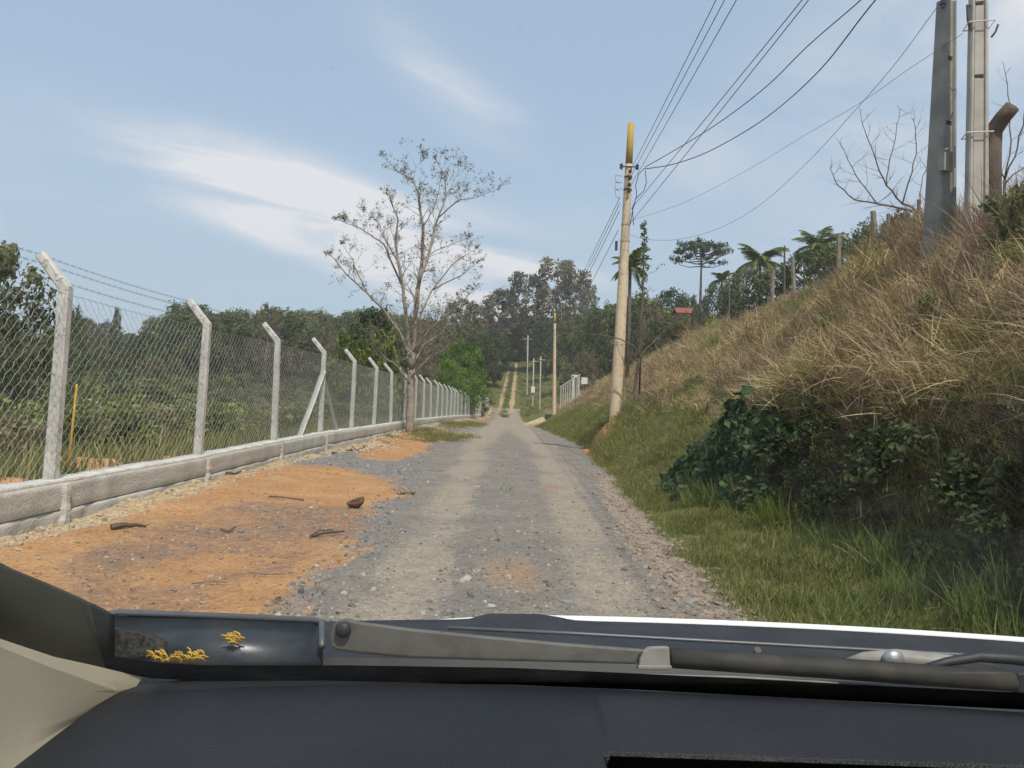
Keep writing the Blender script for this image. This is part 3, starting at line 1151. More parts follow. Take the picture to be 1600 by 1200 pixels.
# broken crust along the right road edge
n = 900
y = yrand(n, 5, 17, 1.2)
x = x_right(y) - .18 + RG.normal(0, .17, n)
s = np.minimum(RG.gamma(2.0, .010, n) + .006, .055)
scatter('crust_rubble', 'crust', xyz(x, y, 0), rots(n, .3), s, 'broken brown crust crumbling along the right road edge', 'rubble', 4)
# pale debris along the wall foot
n = 950
y = yrand(n, 5, 34, 1.2)
x = x_fence(y) + .16 + np.abs(RG.normal(0, .22, n))
s = np.minimum(RG.gamma(2.0, .010, n) + .006, .06)
scatter('wall_debris', 'rubble', xyz(x, y, 0), rots(n, .4), s, 'pale mortar crumbs lying along the wall foot', 'rubble', 5)
n = 420
a = RG.normal(0, 1, (n, 2))
x = -4.05 + a[:, 0] * .35
y = 22.3 + a[:, 1] * 1.5
scatter('rubble_heap', 'rubble', xyz(x, y, .05 * np.exp(-a[:, 0] ** 2)), rots(n, .4), RG.uniform(.02, .075, n), 'heap of pale rubble by the wall before the bare tree', 'rubble', 6)
n = 260
a = RG.normal(0, 1, (n, 2))
x = -3.3 + a[:, 0] * .5 + a[:, 1] * .5
y = 35 + a[:, 1] * 2.2
scatter('sand_streak', 'rubble', xyz(x, y, .03), rots(n, .4), RG.uniform(.03, .09, n), 'pale sandy streak beside the grass near the bare tree', 'rubble', 7)

# grass on the verge
n = 3200
y = yrand(n, 3.6, 15, .8)
fx, fz, lx, lz, cx, cz = bank_tab(y)
xr = x_right(y)
x = xr + .02 + (fx + .25 - xr) * RG.random(n) ** .75
kp = vn(x, y, 1.6, 211) + .5 * vn(x, y, 5, 212) > -.22
x, y = x[kp], y[kp]
n = len(x)
scatter('verge_grass', 'short_grass', xyz(x, y), rots(n, .2), RG.uniform(.6, 1.35, n), 'short green grass carpet on the near verge', 'grass', 11)
n = 5200
y = yrand(n, 11.5, 62, 1.0)
fx, fz, lx, lz, cx, cz = bank_tab(y)
xr = x_right(y)
x = xr + .05 + (lx + .6 - xr) * RG.random(n)
kp = ~((np.abs(y - 24.8) < .9) & (x < 3.35)) & (vn(x, y, .7, 201) + .3 * vn(x, y, 3, 202) > -.42)
x, y = x[kp], y[kp]
n = len(x)
scatter('slope_grass', 'short_grass', xyz(x, y), slope_rots(n, .5, .25), RG.uniform(.8, 1.5, n) * (1 + y / 90), 'green grass growing on the lower bank beyond the shade', 'grass', 12)
n = 420
y = yrand(n, 12, 55, 1.0)
fx, fz, lx, lz, cx, cz = bank_tab(y)
x = fx + (lx + 1.0 - fx) * RG.random(n)
scatter('slope_tufts', 'tall_grass', xyz(x, y), rots(n, .25), RG.uniform(.4, .8, n), 'taller yellow green tufts dotting the lower bank', 'grass', 13)
n = 230
y = RG.uniform(4.2, 10.8, n)
fx, fz, lx, lz, cx, cz = bank_tab(y)
x = fx - .22 + RG.normal(0, .20, n)
scatter('tall_grass', 'tall_grass', xyz(x, y), rots(n, .25), RG.uniform(.45, .95, n), 'tall lush green grass at the foot of the shaded bank', 'grass', 14)
n = 120
y = RG.uniform(3.6, 5.6, n)
x = RG.uniform(2.0, 3.9, n)
scatter('corner_grass', 'tall_grass', xyz(x, y), rots(n, .3), RG.uniform(.35, .75, n), 'loose long grass blades nearest the car bonnet', 'grass', 15)
# dry grass over the bank
n = 3400
y = RG.uniform(3.2, 15, n)
fx, fz, lx, lz, cx, cz = bank_tab(y)
x = lx - .05 + (cx + 1.2 - lx) * RG.random(n)
r_ = slope_rots(n, .6, .65)
scatter('dry_grass', 'dry_tuft', xyz(x, y), r_, RG.uniform(.5, 1.1, n) * np.clip(1 + 1.6 * fbm(x, y, .9, 301, 2), .45, 1.9), 'tall straw coloured dry grass covering the near bank', 'grass', 16)
n = 900
y = RG.uniform(2, 17, n)
fx, fz, lx, lz, cx, cz = bank_tab(y)
x = lx + .3 + (cx + 1.5 - lx) * RG.random(n)
scatter('dry_weeds', 'dry_weed', xyz(x, y), slope_rots(n, .35, .35), RG.uniform(.7, 1.5, n), 'brown wiry dead weeds tangled among the near dry grass', 'weeds', 17)
n = 6000
y = yrand(n, 14, 100, 1.3)
fx, fz, lx, lz, cx, cz = bank_tab(y)
x = lx - .1 + (cx + 1.5 - lx) * RG.random(n) ** .9
scatter('dry_slope', 'dry_tuft', xyz(x, y), slope_rots(n, .5, .55), RG.uniform(.6, 1.1, n) * (1 + y / 90) * np.clip(1 + 1.8 * fbm(x, y, .55, 303, 2), .45, 2.0), 'dry yellow brown grass covering the long upper bank', 'grass', 18)
n = 1500
y = yrand(n, 14, 80, 1.2)
fx, fz, lx, lz, cx, cz = bank_tab(y)
x = lx + .6 + (cx + 1.5 - lx) * RG.random(n) ** .6
scatter('slope_weeds', 'dry_weed', xyz(x, y), slope_rots(n, .3, .3), RG.uniform(.7, 1.4, n), 'greyish brown weeds near the top of the long bank', 'weeds', 19)
# bushes and weeds breaking up the dry bank
n = 190
y = yrand(n, 13, 70, 1.1)
fx, fz, lx, lz, cx, cz = bank_tab(y)
x = lx + .4 + (cx + 1.0 - lx) * RG.random(n)
scatter('bank_brush', 'bush_brown', xyz(x, y, -.15), rots(n, .3), RG.uniform(.4, 1.0, n), 'brown twiggy bushes scattered over the dry bank', 'scrub', 41)
n = 70
y = yrand(n, 6, 60, 1.1)
fx, fz, lx, lz, cx, cz = bank_tab(y)
x = lx + .1 + (cx - lx) * RG.random(n) ** .8
scatter('bank_weeds', 'bush_green', xyz(x, y, -.12), rots(n, .3), RG.uniform(.25, .75, n), 'small green weeds sprouting in the dry bank', 'weeds', 42)
n = 110
y = RG.uniform(3.5, 12.2, n)
fx, fz, lx, lz, cx, cz = bank_tab(y)
t = RG.random(n)
x = fx - .08 + (lx - fx) * t
scatter('cut_undergrowth', 'bush_dark', np.stack([x, y, hz(x, y) - .1], 1), slope_rots(n, .9, .3), RG.uniform(.22, .55, n), 'dark green undergrowth covering the shaded cut', 'undergrowth', 43)
n = 210
y = RG.uniform(8.6, 12.2, n)
fx, fz, lx, lz, cx, cz = bank_tab(y)
x = fx - .1 + (lx - fx) * RG.random(n)
scatter('cut_thicket', 'bush_plant', np.stack([x, y, hz(x, y) - .1], 1), slope_rots(n, .8, .3), RG.uniform(.25, .55, n), 'dark leafy thicket at the near end of the shaded cut', 'undergrowth', 44)
# stalks hanging over the cut
n = 330
y = RG.uniform(3, 12.2, n)
fx, fz, lx, lz, cx, cz = bank_tab(y)
x = lx - .05 + np.abs(RG.normal(0, .5, n))
r_ = np.stack([RG.normal(0, .3, n), RG.normal(-.45, .3, n), RG.normal(0, .7, n)], 1)
scatter('hanging_stalks', 'stalk', xyz(x, y), r_, RG.uniform(.55, 1.05, n), 'pale dry grass stalks drooping over the shaded cut', 'grass', 20)
n = 460
y = RG.uniform(3, 12, n)
fx, fz, lx, lz, cx, cz = bank_tab(y)
t = RG.random(n)
x = fx + (lx - fx) * t + .02
r_ = np.stack([RG.normal(0, .3, n), RG.normal(-.9, .3, n), RG.normal(0, .4, n)], 1)
scatter('cut_weeds', 'dry_weed', xyz(x, y), r_, RG.uniform(.4, .8, n), 'dark dead weeds clinging to the shaded cut', 'weeds', 21)
# green patches within the upper bank
n = 300
y = yrand(n, 18, 45, 1)
fx, fz, lx, lz, cx, cz = bank_tab(y)
x = lx + (cx - lx) * np.clip(RG.normal(.62, .12, n), 0, 1)
scatter('bank_green', 'tall_grass', xyz(x, y), rots(n, .25), RG.uniform(.7, 1.3, n), 'yellow green grass patch high on the dry bank', 'grass', 22)
# mounds of grass on the left, beneath the bare tree
cs = [(G(590, 690), .8, .25, 55), (G(660, 684), 2.0, .5, 150), (G(700, 684), 2.4, .5, 120), (G(620, 672, .25), 1.3, .3, 120), (G(705, 662, .25), 3.0, .5, 160), (G(740, 660, .2), 4.0, .45, 160)]
pts = []
for (q, sy, sx, k) in cs:
    pts.append(np.stack([q[0] + RG.normal(0, sx, k), q[1] + RG.normal(0, sy, k)], 1))
pts = np.concatenate(pts)
pts = pts[(pts[:, 0] > x_fence(pts[:, 1]) + .15)]
scatter('mound_grass', 'short_grass', xyz(pts[:, 0], pts[:, 1]), rots(len(pts), .2), RG.uniform(1.0, 2.6, len(pts)), 'green grass mounds on the shoulder round the bare tree', 'grass', 23)
# far hillside grass beside the tracks
n = 1800
y = RG.uniform(98, 235, n)
x = np.where(RG.random(n) < .5, RG.uniform(1.2, 9, n), RG.uniform(-12, -2.4, n))
mid = RG.random(n) < .12
x = np.where(mid, RG.normal(-.2, .25, n) + tab(y, [(112, -.75), (200, .15)]), x)
scatter('hill_grass', 'mat_grass', xyz(x, y), rots(n, .15), RG.uniform(.6, 1.1, n), 'green meadow grass on the far hill beside the tracks', 'grass', 24)

# valley behind the fence -------------------------------------------------------
def left_pts(n, u0, u1, y0, y1, p=1.2):
    u = yrand(n, u0, u1, p)
    y = RG.uniform(y0, y1, n)
    return x_fence(y) - u, y


n = 700
x, y = left_pts(n, .9, 6, 3, 60, .8)
scatter('valley_grass', 'mat_grass', xyz(x, y), rots(n, .2), RG.uniform(.6, 1.3, n), 'green grass right behind the chain link fence', 'grass', 31)
n = 2600
x, y = left_pts(n, 2.2, 110, 0, 140, .7)
scatter('valley_brush', 'bush_green', xyz(x, y, -.1), rots(n, .2), RG.uniform(.5, 1.3, n) * (1 + (x_fence(y) - x) / 40), 'green scrub filling the valley behind the fence', 'scrub', 32)
n = 1500
x, y = left_pts(n, 2.5, 110, 0, 130, .7)
scatter('olive_brush', 'bush_olive', xyz(x, y, -.1), rots(n, .2), RG.uniform(.5, 1.2, n) * (1 + (x_fence(y) - x) / 40), 'brownish olive scrub among the green valley bushes', 'scrub', 33)
n = 260
x, y = left_pts(n, 8, 50, 6, 70, .6)
scatter('flowering_brush', 'bush_flower', xyz(x, y, .1), rots(n, .15), RG.uniform(.9, 1.7, n), 'white flowering weeds dotting the valley scrub', 'scrub', 34)
n = 420
x, y = left_pts(n, 18, 90, 5, 120, .5)
scatter('dark_brush', 'bush_dark', xyz(x, y, -.1), rots(n, .2), RG.uniform(1.2, 3.0, n), 'dark leafy thicket in the valley bottom', 'scrub', 35)
n = 1350
x, y = left_pts(n, 45, 330, -20, 330, .5)
hh = 2.4 + RG.gamma(2.0, 1.25, n).clip(0, 7)
w_ = hh * RG.uniform(.75, 1.15, n)
scatter('hillside_wood', 'wood_tree', xyz(x, y, -.6), rots(n, .04), np.stack([w_, w_, hh], 1), 'dense green wood covering the hillside across the valley', 'wood', 36)
n = 420
x, y = left_pts(n, 50, 300, -20, 330, .5)
hh = RG.uniform(5, 10, n)
w_ = hh * RG.uniform(.7, 1.0, n)
scatter('hillside_brown_wood', 'wood_tree_olive', xyz(x, y, -.6), rots(n, .04), np.stack([w_, w_, hh], 1), 'paler brownish trees mixed into the hillside wood', 'wood', 37)
# woods closing the view on both sides of the far road
n = 300
y = RG.uniform(120, 300, n)
x = x_fence(y) - RG.uniform(4, 60, n)
hh = RG.uniform(7, 13, n)
scatter('left_wood', 'wood_tree', xyz(x, y, -.5), rots(n, .04), np.stack([hh * .9, hh * .9, hh], 1), 'dark wood left of the far hill road', 'wood', 38)
n = 420
y = RG.uniform(105, 320, n)
fx, fz, lx, lz, cx, cz = bank_tab(y)
x = cx + RG.uniform(1, 75, n)
hh = RG.uniform(7, 14, n)
scatter('right_wood', 'wood_tree', xyz(x, y, -.5), rots(n, .04), np.stack([hh * .9, hh * .9, hh], 1), 'dark wood right of the far hill road', 'wood', 39)
n = 90
y = RG.uniform(228, 300, n)
x = RG.uniform(-18, 22, n)
hh = RG.uniform(9, 15, n)
scatter('crest_wood', 'wood_tree', xyz(x, y, -.5), rots(n, .04), np.stack([hh * .8, hh * .8, hh], 1), 'dark wood closing the road at the hill crest', 'wood', 40)

# ------------------------------------------------------------------ low wall
WT = [(-20, .43), (4, .43), (7.8, .43), (11.4, .46), (15, .53), (19, .58), (26, .60), (38, .68), (60, .66), (112, .55)]


def wall_top(y):
    return tab(y, WT)


wall = empty('low_wall', (0, 0, 0), 0, 'low grey concrete wall carrying the chain link fence', 'wall')
yw = np.concatenate([np.arange(-10, 3, .5), np.arange(3, 20, .07), np.arange(20, 40, .25), np.arange(40, 88.5, 1.0)])


def wall_band(name, mat, zlo, zhi, x_out, nz, rough, back=True):
    xf = x_fence(yw)
    m = MB()
    cols = [('f', k / nz) for k in range(nz + 1)]
    rows = []
    for i, yv in enumerate(yw):
        g = float(hz(xf[i] + .15, yv)) - .12
        wt = float(wall_top(yv) + road_z(yv)) + .012 * float(vn(np.array(yv), np.array(0.), 1.3, 91))
        a = zlo(g, wt)
        b = zhi(g, wt)
        row = []
        for k in range(nz + 1):
            z = a + (b - a) * k / nz
            dn = rough * float(fbm(np.array(yv), np.array(z), 3.5, 93, 3))
            row.append((xf[i] + x_out + dn - (.012 if k in (0, nz) else 0), yv, z))
        dz = .02 * float(fbm(np.array(yv), np.array(5.), 2.5, 95, 3))
        row.append((xf[i] - .02, yv, b + dz))
        row.append((xf[i] - x_out, yv, b + dz))
        row.append((xf[i] - x_out, yv, a))
        rows.append(row)
    m.grid(rows)
    return m.build(name, MT[mat], wall, True)


wall_band('footing', 'concrete_wall', lambda g, w: g, lambda g, w: max(g + .14, w - .30), .127, 7, .045)
wall_band('beam', 'concrete_wall', lambda g, w: max(g + .145, w - .288), lambda g, w: w - .022, .13, 6, .018)
wall_band('coping', 'coping', lambda g, w: w - .019, lambda g, w: w + .012, .128, 1, .03)

# ------------------------------------------------------------------ chain link fence
fence = empty('chain_link_fence', (-4.6, 7.8, 0), 0, 'tall chain link fence on angled concrete posts along the left of the road', 'fence')
fence.matrix_world = Matrix.Identity(4)
BEND, ARMX, ARMZ = 1.95, -.29, .34


def post_mesh():
    m = MB()
    w = .056

    def ring(c, ax, ay, s):
        c, ax, ay = Vector(c), Vector(ax), Vector(ay)
        k = .72
        return [c + (ax * a + ay * b) * s for a, b in ((-1, -k), (-k, -1), (k, -1), (1, -k), (1, k), (k, 1), (-k, 1), (-1, k))]
    an = math.atan2(-ARMX, ARMZ)
    hx = Vector((math.cos(an / 2), 0, math.sin(an / 2)))
    ex = Vector((math.cos(an), 0, math.sin(an)))
    Y = (0, 1, 0)
    m.loft([ring((0, 0, -.45), (1, 0, 0), Y, w * 1.08), ring((0, 0, .6), (1, 0, 0), Y, w * 1.03), ring((0, 0, 1.3), (1, 0, 0), Y, w), ring((0, 0, BEND), hx, Y, w), ring((ARMX * .5, 0, BEND + ARMZ * .5), ex, Y, w * .92), ring((ARMX, 0, BEND + ARMZ), ex, Y, w * .85)])
    return m.mesh('post', MT['concrete_post'])


pm = post_mesh()
PY = [4.15 + 3.65 * i for i in range(-1, 24)]
_pr = random.Random(3)
PB = []
for i, yv in enumerate(PY):
    xb = float(x_fence(yv))
    zb = float(wall_top(yv) + road_z(yv))
    PB.append((xb, yv, zb))
    o = obj_from('post', pm, fence, (xb - .03, yv, zb), (_pr.uniform(-.022, .022), _pr.uniform(-.02, .02), _pr.uniform(-.08, .08)))
# mortar spilt down the wall under the nearest posts
for yv in PY[1:6]:
    m = MB()
    xb, zt = float(x_fence(yv)), float(wall_top(yv) + road_z(yv))
    zg = float(hz(xb + .2, yv))
    rr = random.Random(int(yv * 10))
    rings = []
    for k in range(8):
        z = zt - .04 - (zt - zg - .02) * k / 7
        wv = .05 + .025 * rr.random() + .03 * (k > 5)
        dp = .03 + .02 * rr.random()
        rings.append([(xb + .12, yv - wv, z), (xb + .13 + dp * .8, yv - wv * .5, z), (xb + .13 + dp, yv + wv * .4, z), (xb + .12, yv + wv, z)])
    m.loft(rings)
    m.build('mortar_spill', MT['concrete_wall'], wall)


def bay_point(a, b, s, t, off):
    """s along 0..1, t height"""
    return Vector((a[0] + (b[0] - a[0]) * s + off, a[1] + (b[1] - a[1]) * s, a[2] + (b[2] - a[2]) * s + .03 + t))


for i in range(len(PB) - 1):
    a, b = PB[i], PB[i + 1]
    L, H = math.hypot(b[1] - a[1], b[0] - a[0]), 1.86
    near = a[1] < 20
    p, r = (.125, .0018) if a[1] < 12 else (.125, .0019) if near else (.125, .0021) if a[1] < 45 else (.2, .0035)
    m = MB()
    for sgn in (1, -1):
        k0 = int(-H / p) - 1 if sgn == 1 else 0
        k1 = int(L / p) + 1 if sgn == 1 else int((L + H) / p) + 1
        for k in range(k0, k1 + 1):
            c = k * p + .01
            # s = c + sgn*t
            if sgn == 1:
                t0, t1 = max(0, -c), min(H, L - c)
            else:
                t0, t1 = max(0, c - L), min(H, c)
            if t1 - t0 < .02:
                continue
            if near:
                ts = [t0] + [q * p / 2 for q in range(math.ceil(t0 / (p / 2) + .1), int(t1 / (p / 2) - .1) + 1)] + [t1]
            else:
                ts = [t0, t1]
            pts_ = []
            for q, t in enumerate(ts):
                o_ = (.004 if (q + k) % 2 else -.004) * sgn if near else .002 * sgn
                wv = (.010 if (q % 2) else -.010) if near else 0
                sv = min(max(c + sgn * t + wv, 0), L)
                bl = .02 * math.sin(math.pi * sv / L) * math.sin(math.pi * t / H)
                pts_.append(bay_point(a, b, sv / L, t, .035 + o_ + bl))
            m.tube(pts_, r, 3, cap=False)
    m.build('mesh_panel', MT['wire'], fence)
# wires: one along the top of the mesh, three on the arms
for nm, dx, dz in (('top_wire', .035, BEND - .06), ('barbed_wire', -.02, BEND + .06), ('barbed_wire', ARMX * .55 - .03, BEND + ARMZ * .60 + .03), ('barbed_wire', ARMX - .03, BEND + ARMZ + .01)):
    m = MB()
    pts_ = []
    for i in range(len(PB) - 1):
        a, b = PB[i], PB[i + 1]
        for k in range(4):
            t = k / 4
            pts_.append((a[0] + (b[0] - a[0]) * t + dx, a[1] + (b[1] - a[1]) * t, a[2] + (b[2] - a[2]) * t + dz - .10 * t * (1 - t)))
    pts_.append((PB[-1][0] + dx, PB[-1][1], PB[-1][2] + dz))
    m.tube(pts_, .0019, 3, cap=False)
    if nm == 'barbed_wire':
        yb = 2.0
        while yb < 22:
            j = np.searchsorted([q[1] for q in pts_], yb)
            q0, q1 = Vector(pts_[j - 1]), Vector(pts_[j])
            c = q0.lerp(q1, (yb - q0.y) / (q1.y - q0.y))
            for v in ((.018, .01, .018), (-.018, -.01, .018)):
                m.tube([c - Vector(v), c + Vector(v)], .0018, 3, cap=False)
            yb += .13
    m.build(nm, MT['barbed'], fence)
# braces at the fourth post in view
q = PB[5]
for dy, x_o in ((-2.0, .0), (1.9, -.06)):
    m = MB()
    f_ = (q[0] + x_o, q[1] + dy, float(wall_top(q[1] + dy)) - .03)
    t_ = (q[0] + x_o, q[1] + .05 * (1 if dy > 0 else -1), q[2] + 1.50)
    m.tube([f_, ((f_[0] + t_[0]) / 2 + .01, (f_[1] + t_[1]) / 2, (f_[2] + t_[2]) / 2), t_], .062 if dy < 0 else .05, 4)
    m.build('brace', MT['concrete_post'], fence)

# ------------------------------------------------------------------ far fence continuation: pale slab fence at the bend
sl = empty('slab_fence', (0, 0, 0), 0, 'pale concrete slab fence where the road starts to climb', 'fence')
for i in range(8):
    ya, yb_ = 88.3 + i * 2.6, 88.3 + (i + 1) * 2.6 - .06
    a, b = Vector((float(x_fence(ya)) - .15, ya, 0)), Vector((float(x_fence(yb_)) - .15, yb_, 0))
    za, zb = float(hz(a.x + .3, a.y)), float(hz(b.x + .3, b.y))
    m = MB()
    m.loft([[(a.x, a.y, za - .3), (a.x - .1, a.y, za - .3), (a.x - .1, a.y, za + 2.1), (a.x, a.y, za + 2.1)], [(b.x, b.y, zb - .3), (b.x - .1, b.y, zb - .3), (b.x - .1, b.y, zb + 2.1), (b.x, b.y, zb + 2.1)]])
    m.build('panel', MT['concrete_post'], sl)

# yellow stake behind the fence
st = P(105, 735, 9.6)
m = MB()
zg = float(hz(st.x, 9.6))
tp_ = P(120, 600, 9.6)
m.tube([(st.x, 9.6, zg - .1), ((st.x + tp_.x) / 2 - .01, 9.62, (zg + tp_.z) / 2), (tp_.x, 9.6, tp_.z)], [.017, .015, .012], 6)
tag(m.build('stake', simple('yellow_stake', (.55, .33, .04), (.45, .26, .03), 10, .8, .2), None, True), 'thin yellow stake standing just behind the fence', 'stake')
# orange dirt heaps behind the wall
for (px_, py_, d_, rx, ry, rz_, lab) in ((185, 722, 10.6, .95, .9, .16, 'orange dirt heap behind the fence beside the yellow stake'), (55, 738, 8.6, .6, .6, .12, 'small brown dirt heap behind the fence nearest the car')):
    c = P(px_, py_, d_)
    zg = float(hz(c.x - .3, d_))
    rows = []
    for iy in range(15):
        row = []
        for ix in range(15):
            u_, v_ = ix / 7 - 1, iy / 7 - 1
            rr2 = max(0, 1 - u_ * u_ - v_ * v_)
            xx, yy_ = c.x - .35 + u_ * rx, d_ + v_ * ry
            row.append((xx, yy_, zg - .12 + (rz_ + .15) * rr2 ** .8 * (1 + .8 * float(fbm(np.array(xx), np.array(yy_), 2.5, 97, 3)))))
        rows.append(row)
    m = MB()
    m.grid(rows)
    tag(m.build('dirt_heap', simple('heap_soil', (.50, .26, .12), (.42, .21, .095), 6, .95, .6, 30, .02), None, True), lab, 'dirt heap')

# ------------------------------------------------------------------ bare tree


def twigs(mb, rg, p, d, L, r, level, tips, maxl=3, spread=.6, up=.12):
    n = 4
    pts_ = [p.copy()]
    rad = [r]
    q = p.copy()
    d = d.normalized()
    for k in range(n):
        d = (d + Vector((rg.gauss(0, .16), rg.gauss(0, .16), rg.gauss(up * .4, .12)))).normalized()
        q = q + d * (L / n)
        pts_.append(q.copy())
        rad.append(r * (1 - .8 * (k + 1) / n))
    mb.tube(pts_, rad, 4 if level > 0 else 5, cap=False)
    tips.append(q.copy())
    if level < maxl:
        for k in range(rg.randint(2, 4)):
            i = rg.randint(1, n)
            dd = (pts_[i] - pts_[i - 1]).normalized()
            s_ = Vector((rg.gauss(0, 1), rg.gauss(0, 1), rg.gauss(.25, .6))).normalized()
            twigs(mb, rg, pts_[i], dd + s_ * spread * 1.3, L * rg.uniform(.45, .72), rad[i] * .6 + .001, level + 1, tips, maxl, spread, up)


def limb_tree(name, label, d, limbs, leafmat, bark, nleaf, lsize, seed, r0, tw_len=1.0, tw_step=.55, maxl=2, minr=.006):
    """limbs: list of (pixel polyline, start radius, end radius, depth shift)"""
    rg = random.Random(seed)
    base = P(*limbs[0][0][0], d)
    z0 = float(hz(base.x, d))
    e = empty(name, (base.x, d, z0), 0, label, 'tree')
    mb = MB()
    tips = []
    org = Vector((base.x, d, z0))
    for (pl, ra, rb, dsh) in limbs:
        pts_ = []
        for i, (a, b) in enumerate(pl):
            t = i / max(1, len(pl) - 1)
            w = P(a, b, d + dsh * t + rg.uniform(-.12, .12) * (i > 0)) - org
            pts_.append(w)
        if pl is limbs[0][0]:
            pts_[0].z = -.15
        # resample
        fine = []
        for i in range(len(pts_) - 1):
            for k in range(3):
                fine.append(pts_[i].lerp(pts_[i + 1], k / 3) + Vector((rg.gauss(0, .015), rg.gauss(0, .015), rg.gauss(0, .01))) * (k > 0))
        fine.append(pts_[-1])
        rad = [ra + (rb - ra) * i / (len(fine) - 1) for i in range(len(fine))]
        mb.tube(fine, rad, 8 if ra > .05 else 6)
        if pl is limbs[0][0]:
            continue
        acc = 0
        for i in range(2, len(fine)):
            acc += (fine[i] - fine[i - 1]).length
            if acc > tw_step * rg.uniform(.6, 1.3):
                acc = 0
                dd = (fine[i] - fine[i - 1]).normalized()
                s_ = Vector((rg.gauss(0, 1), rg.gauss(0, 1), rg.gauss(.3, .5))).normalized()
                twigs(mb, rg, fine[i], dd * .6 + s_, tw_len * rg.uniform(.6, 1.25) * (1 - .68 * i / len(fine)), max(minr, rad[i] * .38), 0, tips, maxl)
        twigs(mb, rg, fine[-1], fine[-1] - fine[-2], tw_len * .15, max(minr, rb), 0, tips, maxl)
    mb.build('trunk', MT[bark], e, True)
    if nleaf:
        V, Fq, T = leaf_cloud(seed, [(tuple(t), rg.uniform(.05, .14)) for t in tips if rg.random() < .28], nleaf, lsize, tspread=.5)
        obj_from('crown', mesh_np('crown', V, Fq, MT[leafmat], T), e)
    return e


limb_tree('bare_tree', 'pale half bare tree with sparse leaves beside the fence', 31, [
    ([(640, 668), (641, 640), (641, 610), (643, 575)], .17, .145, 0),
    ([(643, 575), (637, 530), (634, 490), (630, 450), (622, 410), (618, 376), (622, 344), (612, 318), (608, 304)], .10, .012, -.8),
    ([(643, 575), (647, 520), (651, 470), (655, 440), (660, 405), (661, 352), (657, 332), (656, 306), (645, 280), (620, 267), (600, 246)], .115, .010, .6),
    ([(655, 440), (668, 402), (676, 372), (683, 345), (697, 306), (694, 272), (681, 250)], .07, .010, .9),
    ([(685, 340), (700, 326), (720, 312), (746, 308), (774, 297)], .03, .008, -.7),
    ([(697, 306), (706, 290), (715, 270), (718, 258)], .02, .007, 1.1),
    ([(661, 352), (677, 328), (685, 300), (688, 285)], .025, .007, -.6),
    ([(643, 560), (625, 520), (600, 485), (574, 458), (545, 432), (530, 415), (518, 400)], .06, .009, -1.6),
    ([(630, 450), (612, 410), (600, 382), (575, 364), (552, 352), (530, 344)], .045, .008, -1.4),
    ([(622, 410), (600, 370), (590, 345), (570, 330)], .03, .007, 1.3),
    ([(574, 458), (560, 430), (552, 405), (535, 382)], .03, .007, 1.2),
    ([(648, 510), (665, 475), (676, 452), (706, 414), (725, 400), (742, 390)], .045, .008, 1.8),
    ([(645, 550), (672, 515), (700, 492), (722, 470), (738, 455)], .045, .008, -1.8),
    ([(676, 452), (700, 440), (725, 428), (744, 412)], .03, .007, -1.0),
    ([(660, 405), (680, 392), (705, 382), (730, 372)], .03, .007, 1.5),
    ([(641, 600), (620, 572), (600, 558), (585, 540), (578, 520)], .04, .008, -1.2),
    ([(642, 590), (670, 560), (695, 545), (715, 520)], .045, .008, -1.0),
    ([(642, 580), (660, 540), (690, 520), (705, 500)], .04, .008, 1.5),
    ([(645, 280), (650, 262), (660, 250)], .012, .005, .4),
    ([(640, 630), (632, 618), (626, 600)], .025, .010, -.5),
], 'leaf_sparse', 'bark_pale', 2, .034, 5, .17, tw_len=.95, tw_step=.15, maxl=3, minr=.009)
limb_tree('thin_tree', 'thin dead tree with a side branch just right of the yellow topped pole', 24.0, [
    ([(990, 640), (993, 600), (998, 560)], .055, .045, 0),
    ([(998, 560), (990, 540), (970, 530), (940, 524), (915, 520)], .03, .010, -.4),
    ([(998, 560), (1010, 545), (1025, 530), (1040, 515)], .028, .009, .6),
    ([(998, 560), (1000, 520), (1003, 480), (1006, 430), (1007, 400)], .035, .016, .2),
    ([(997, 565), (985, 590), (976, 570), (966, 545)], .016, .007, -.3),
], 'leaf_olive', 'bark_brown', 3, .03, 8, .06, tw_len=.9, tw_step=.5, maxl=2)
# leafy spire growing behind the thin tree
m = MB()
d_ = 25.5
b_ = P(1003, 480, d_)
zg = float(hz(b_.x, d_))
sp = empty('spire_sapling', (b_.x, d_, zg), 0, 'narrow leafy spire rising right of the yellow topped pole', 'tree')
pts_ = [Vector((0, 0, -.1))] + [P(px_, py_, d_) - Vector((b_.x, d_, zg)) for px_, py_ in ((1003, 480), (1005, 430), (1006, 390), (1008, 348))]
m.tube(pts_, [.04, .03, .025, .018, .008], 5)
m.build('trunk', MT['bark_brown'], sp, True)
cl = []
for k in range(34):
    t = k / 33
    q = P(1003 + 5 * t, 478 - 130 * t, d_) - Vector((b_.x, d_, zg))
    rr_ = random.Random(k)
    cl.append(((q.x + rr_.uniform(-.1, .1), q.y + rr_.uniform(-.1, .1), q.z), .16 - .08 * t))
obj_from('crown', leaf_mesh('crown', 'leaf_brush', 3, cl, 16, .05, tbase=.3), sp)

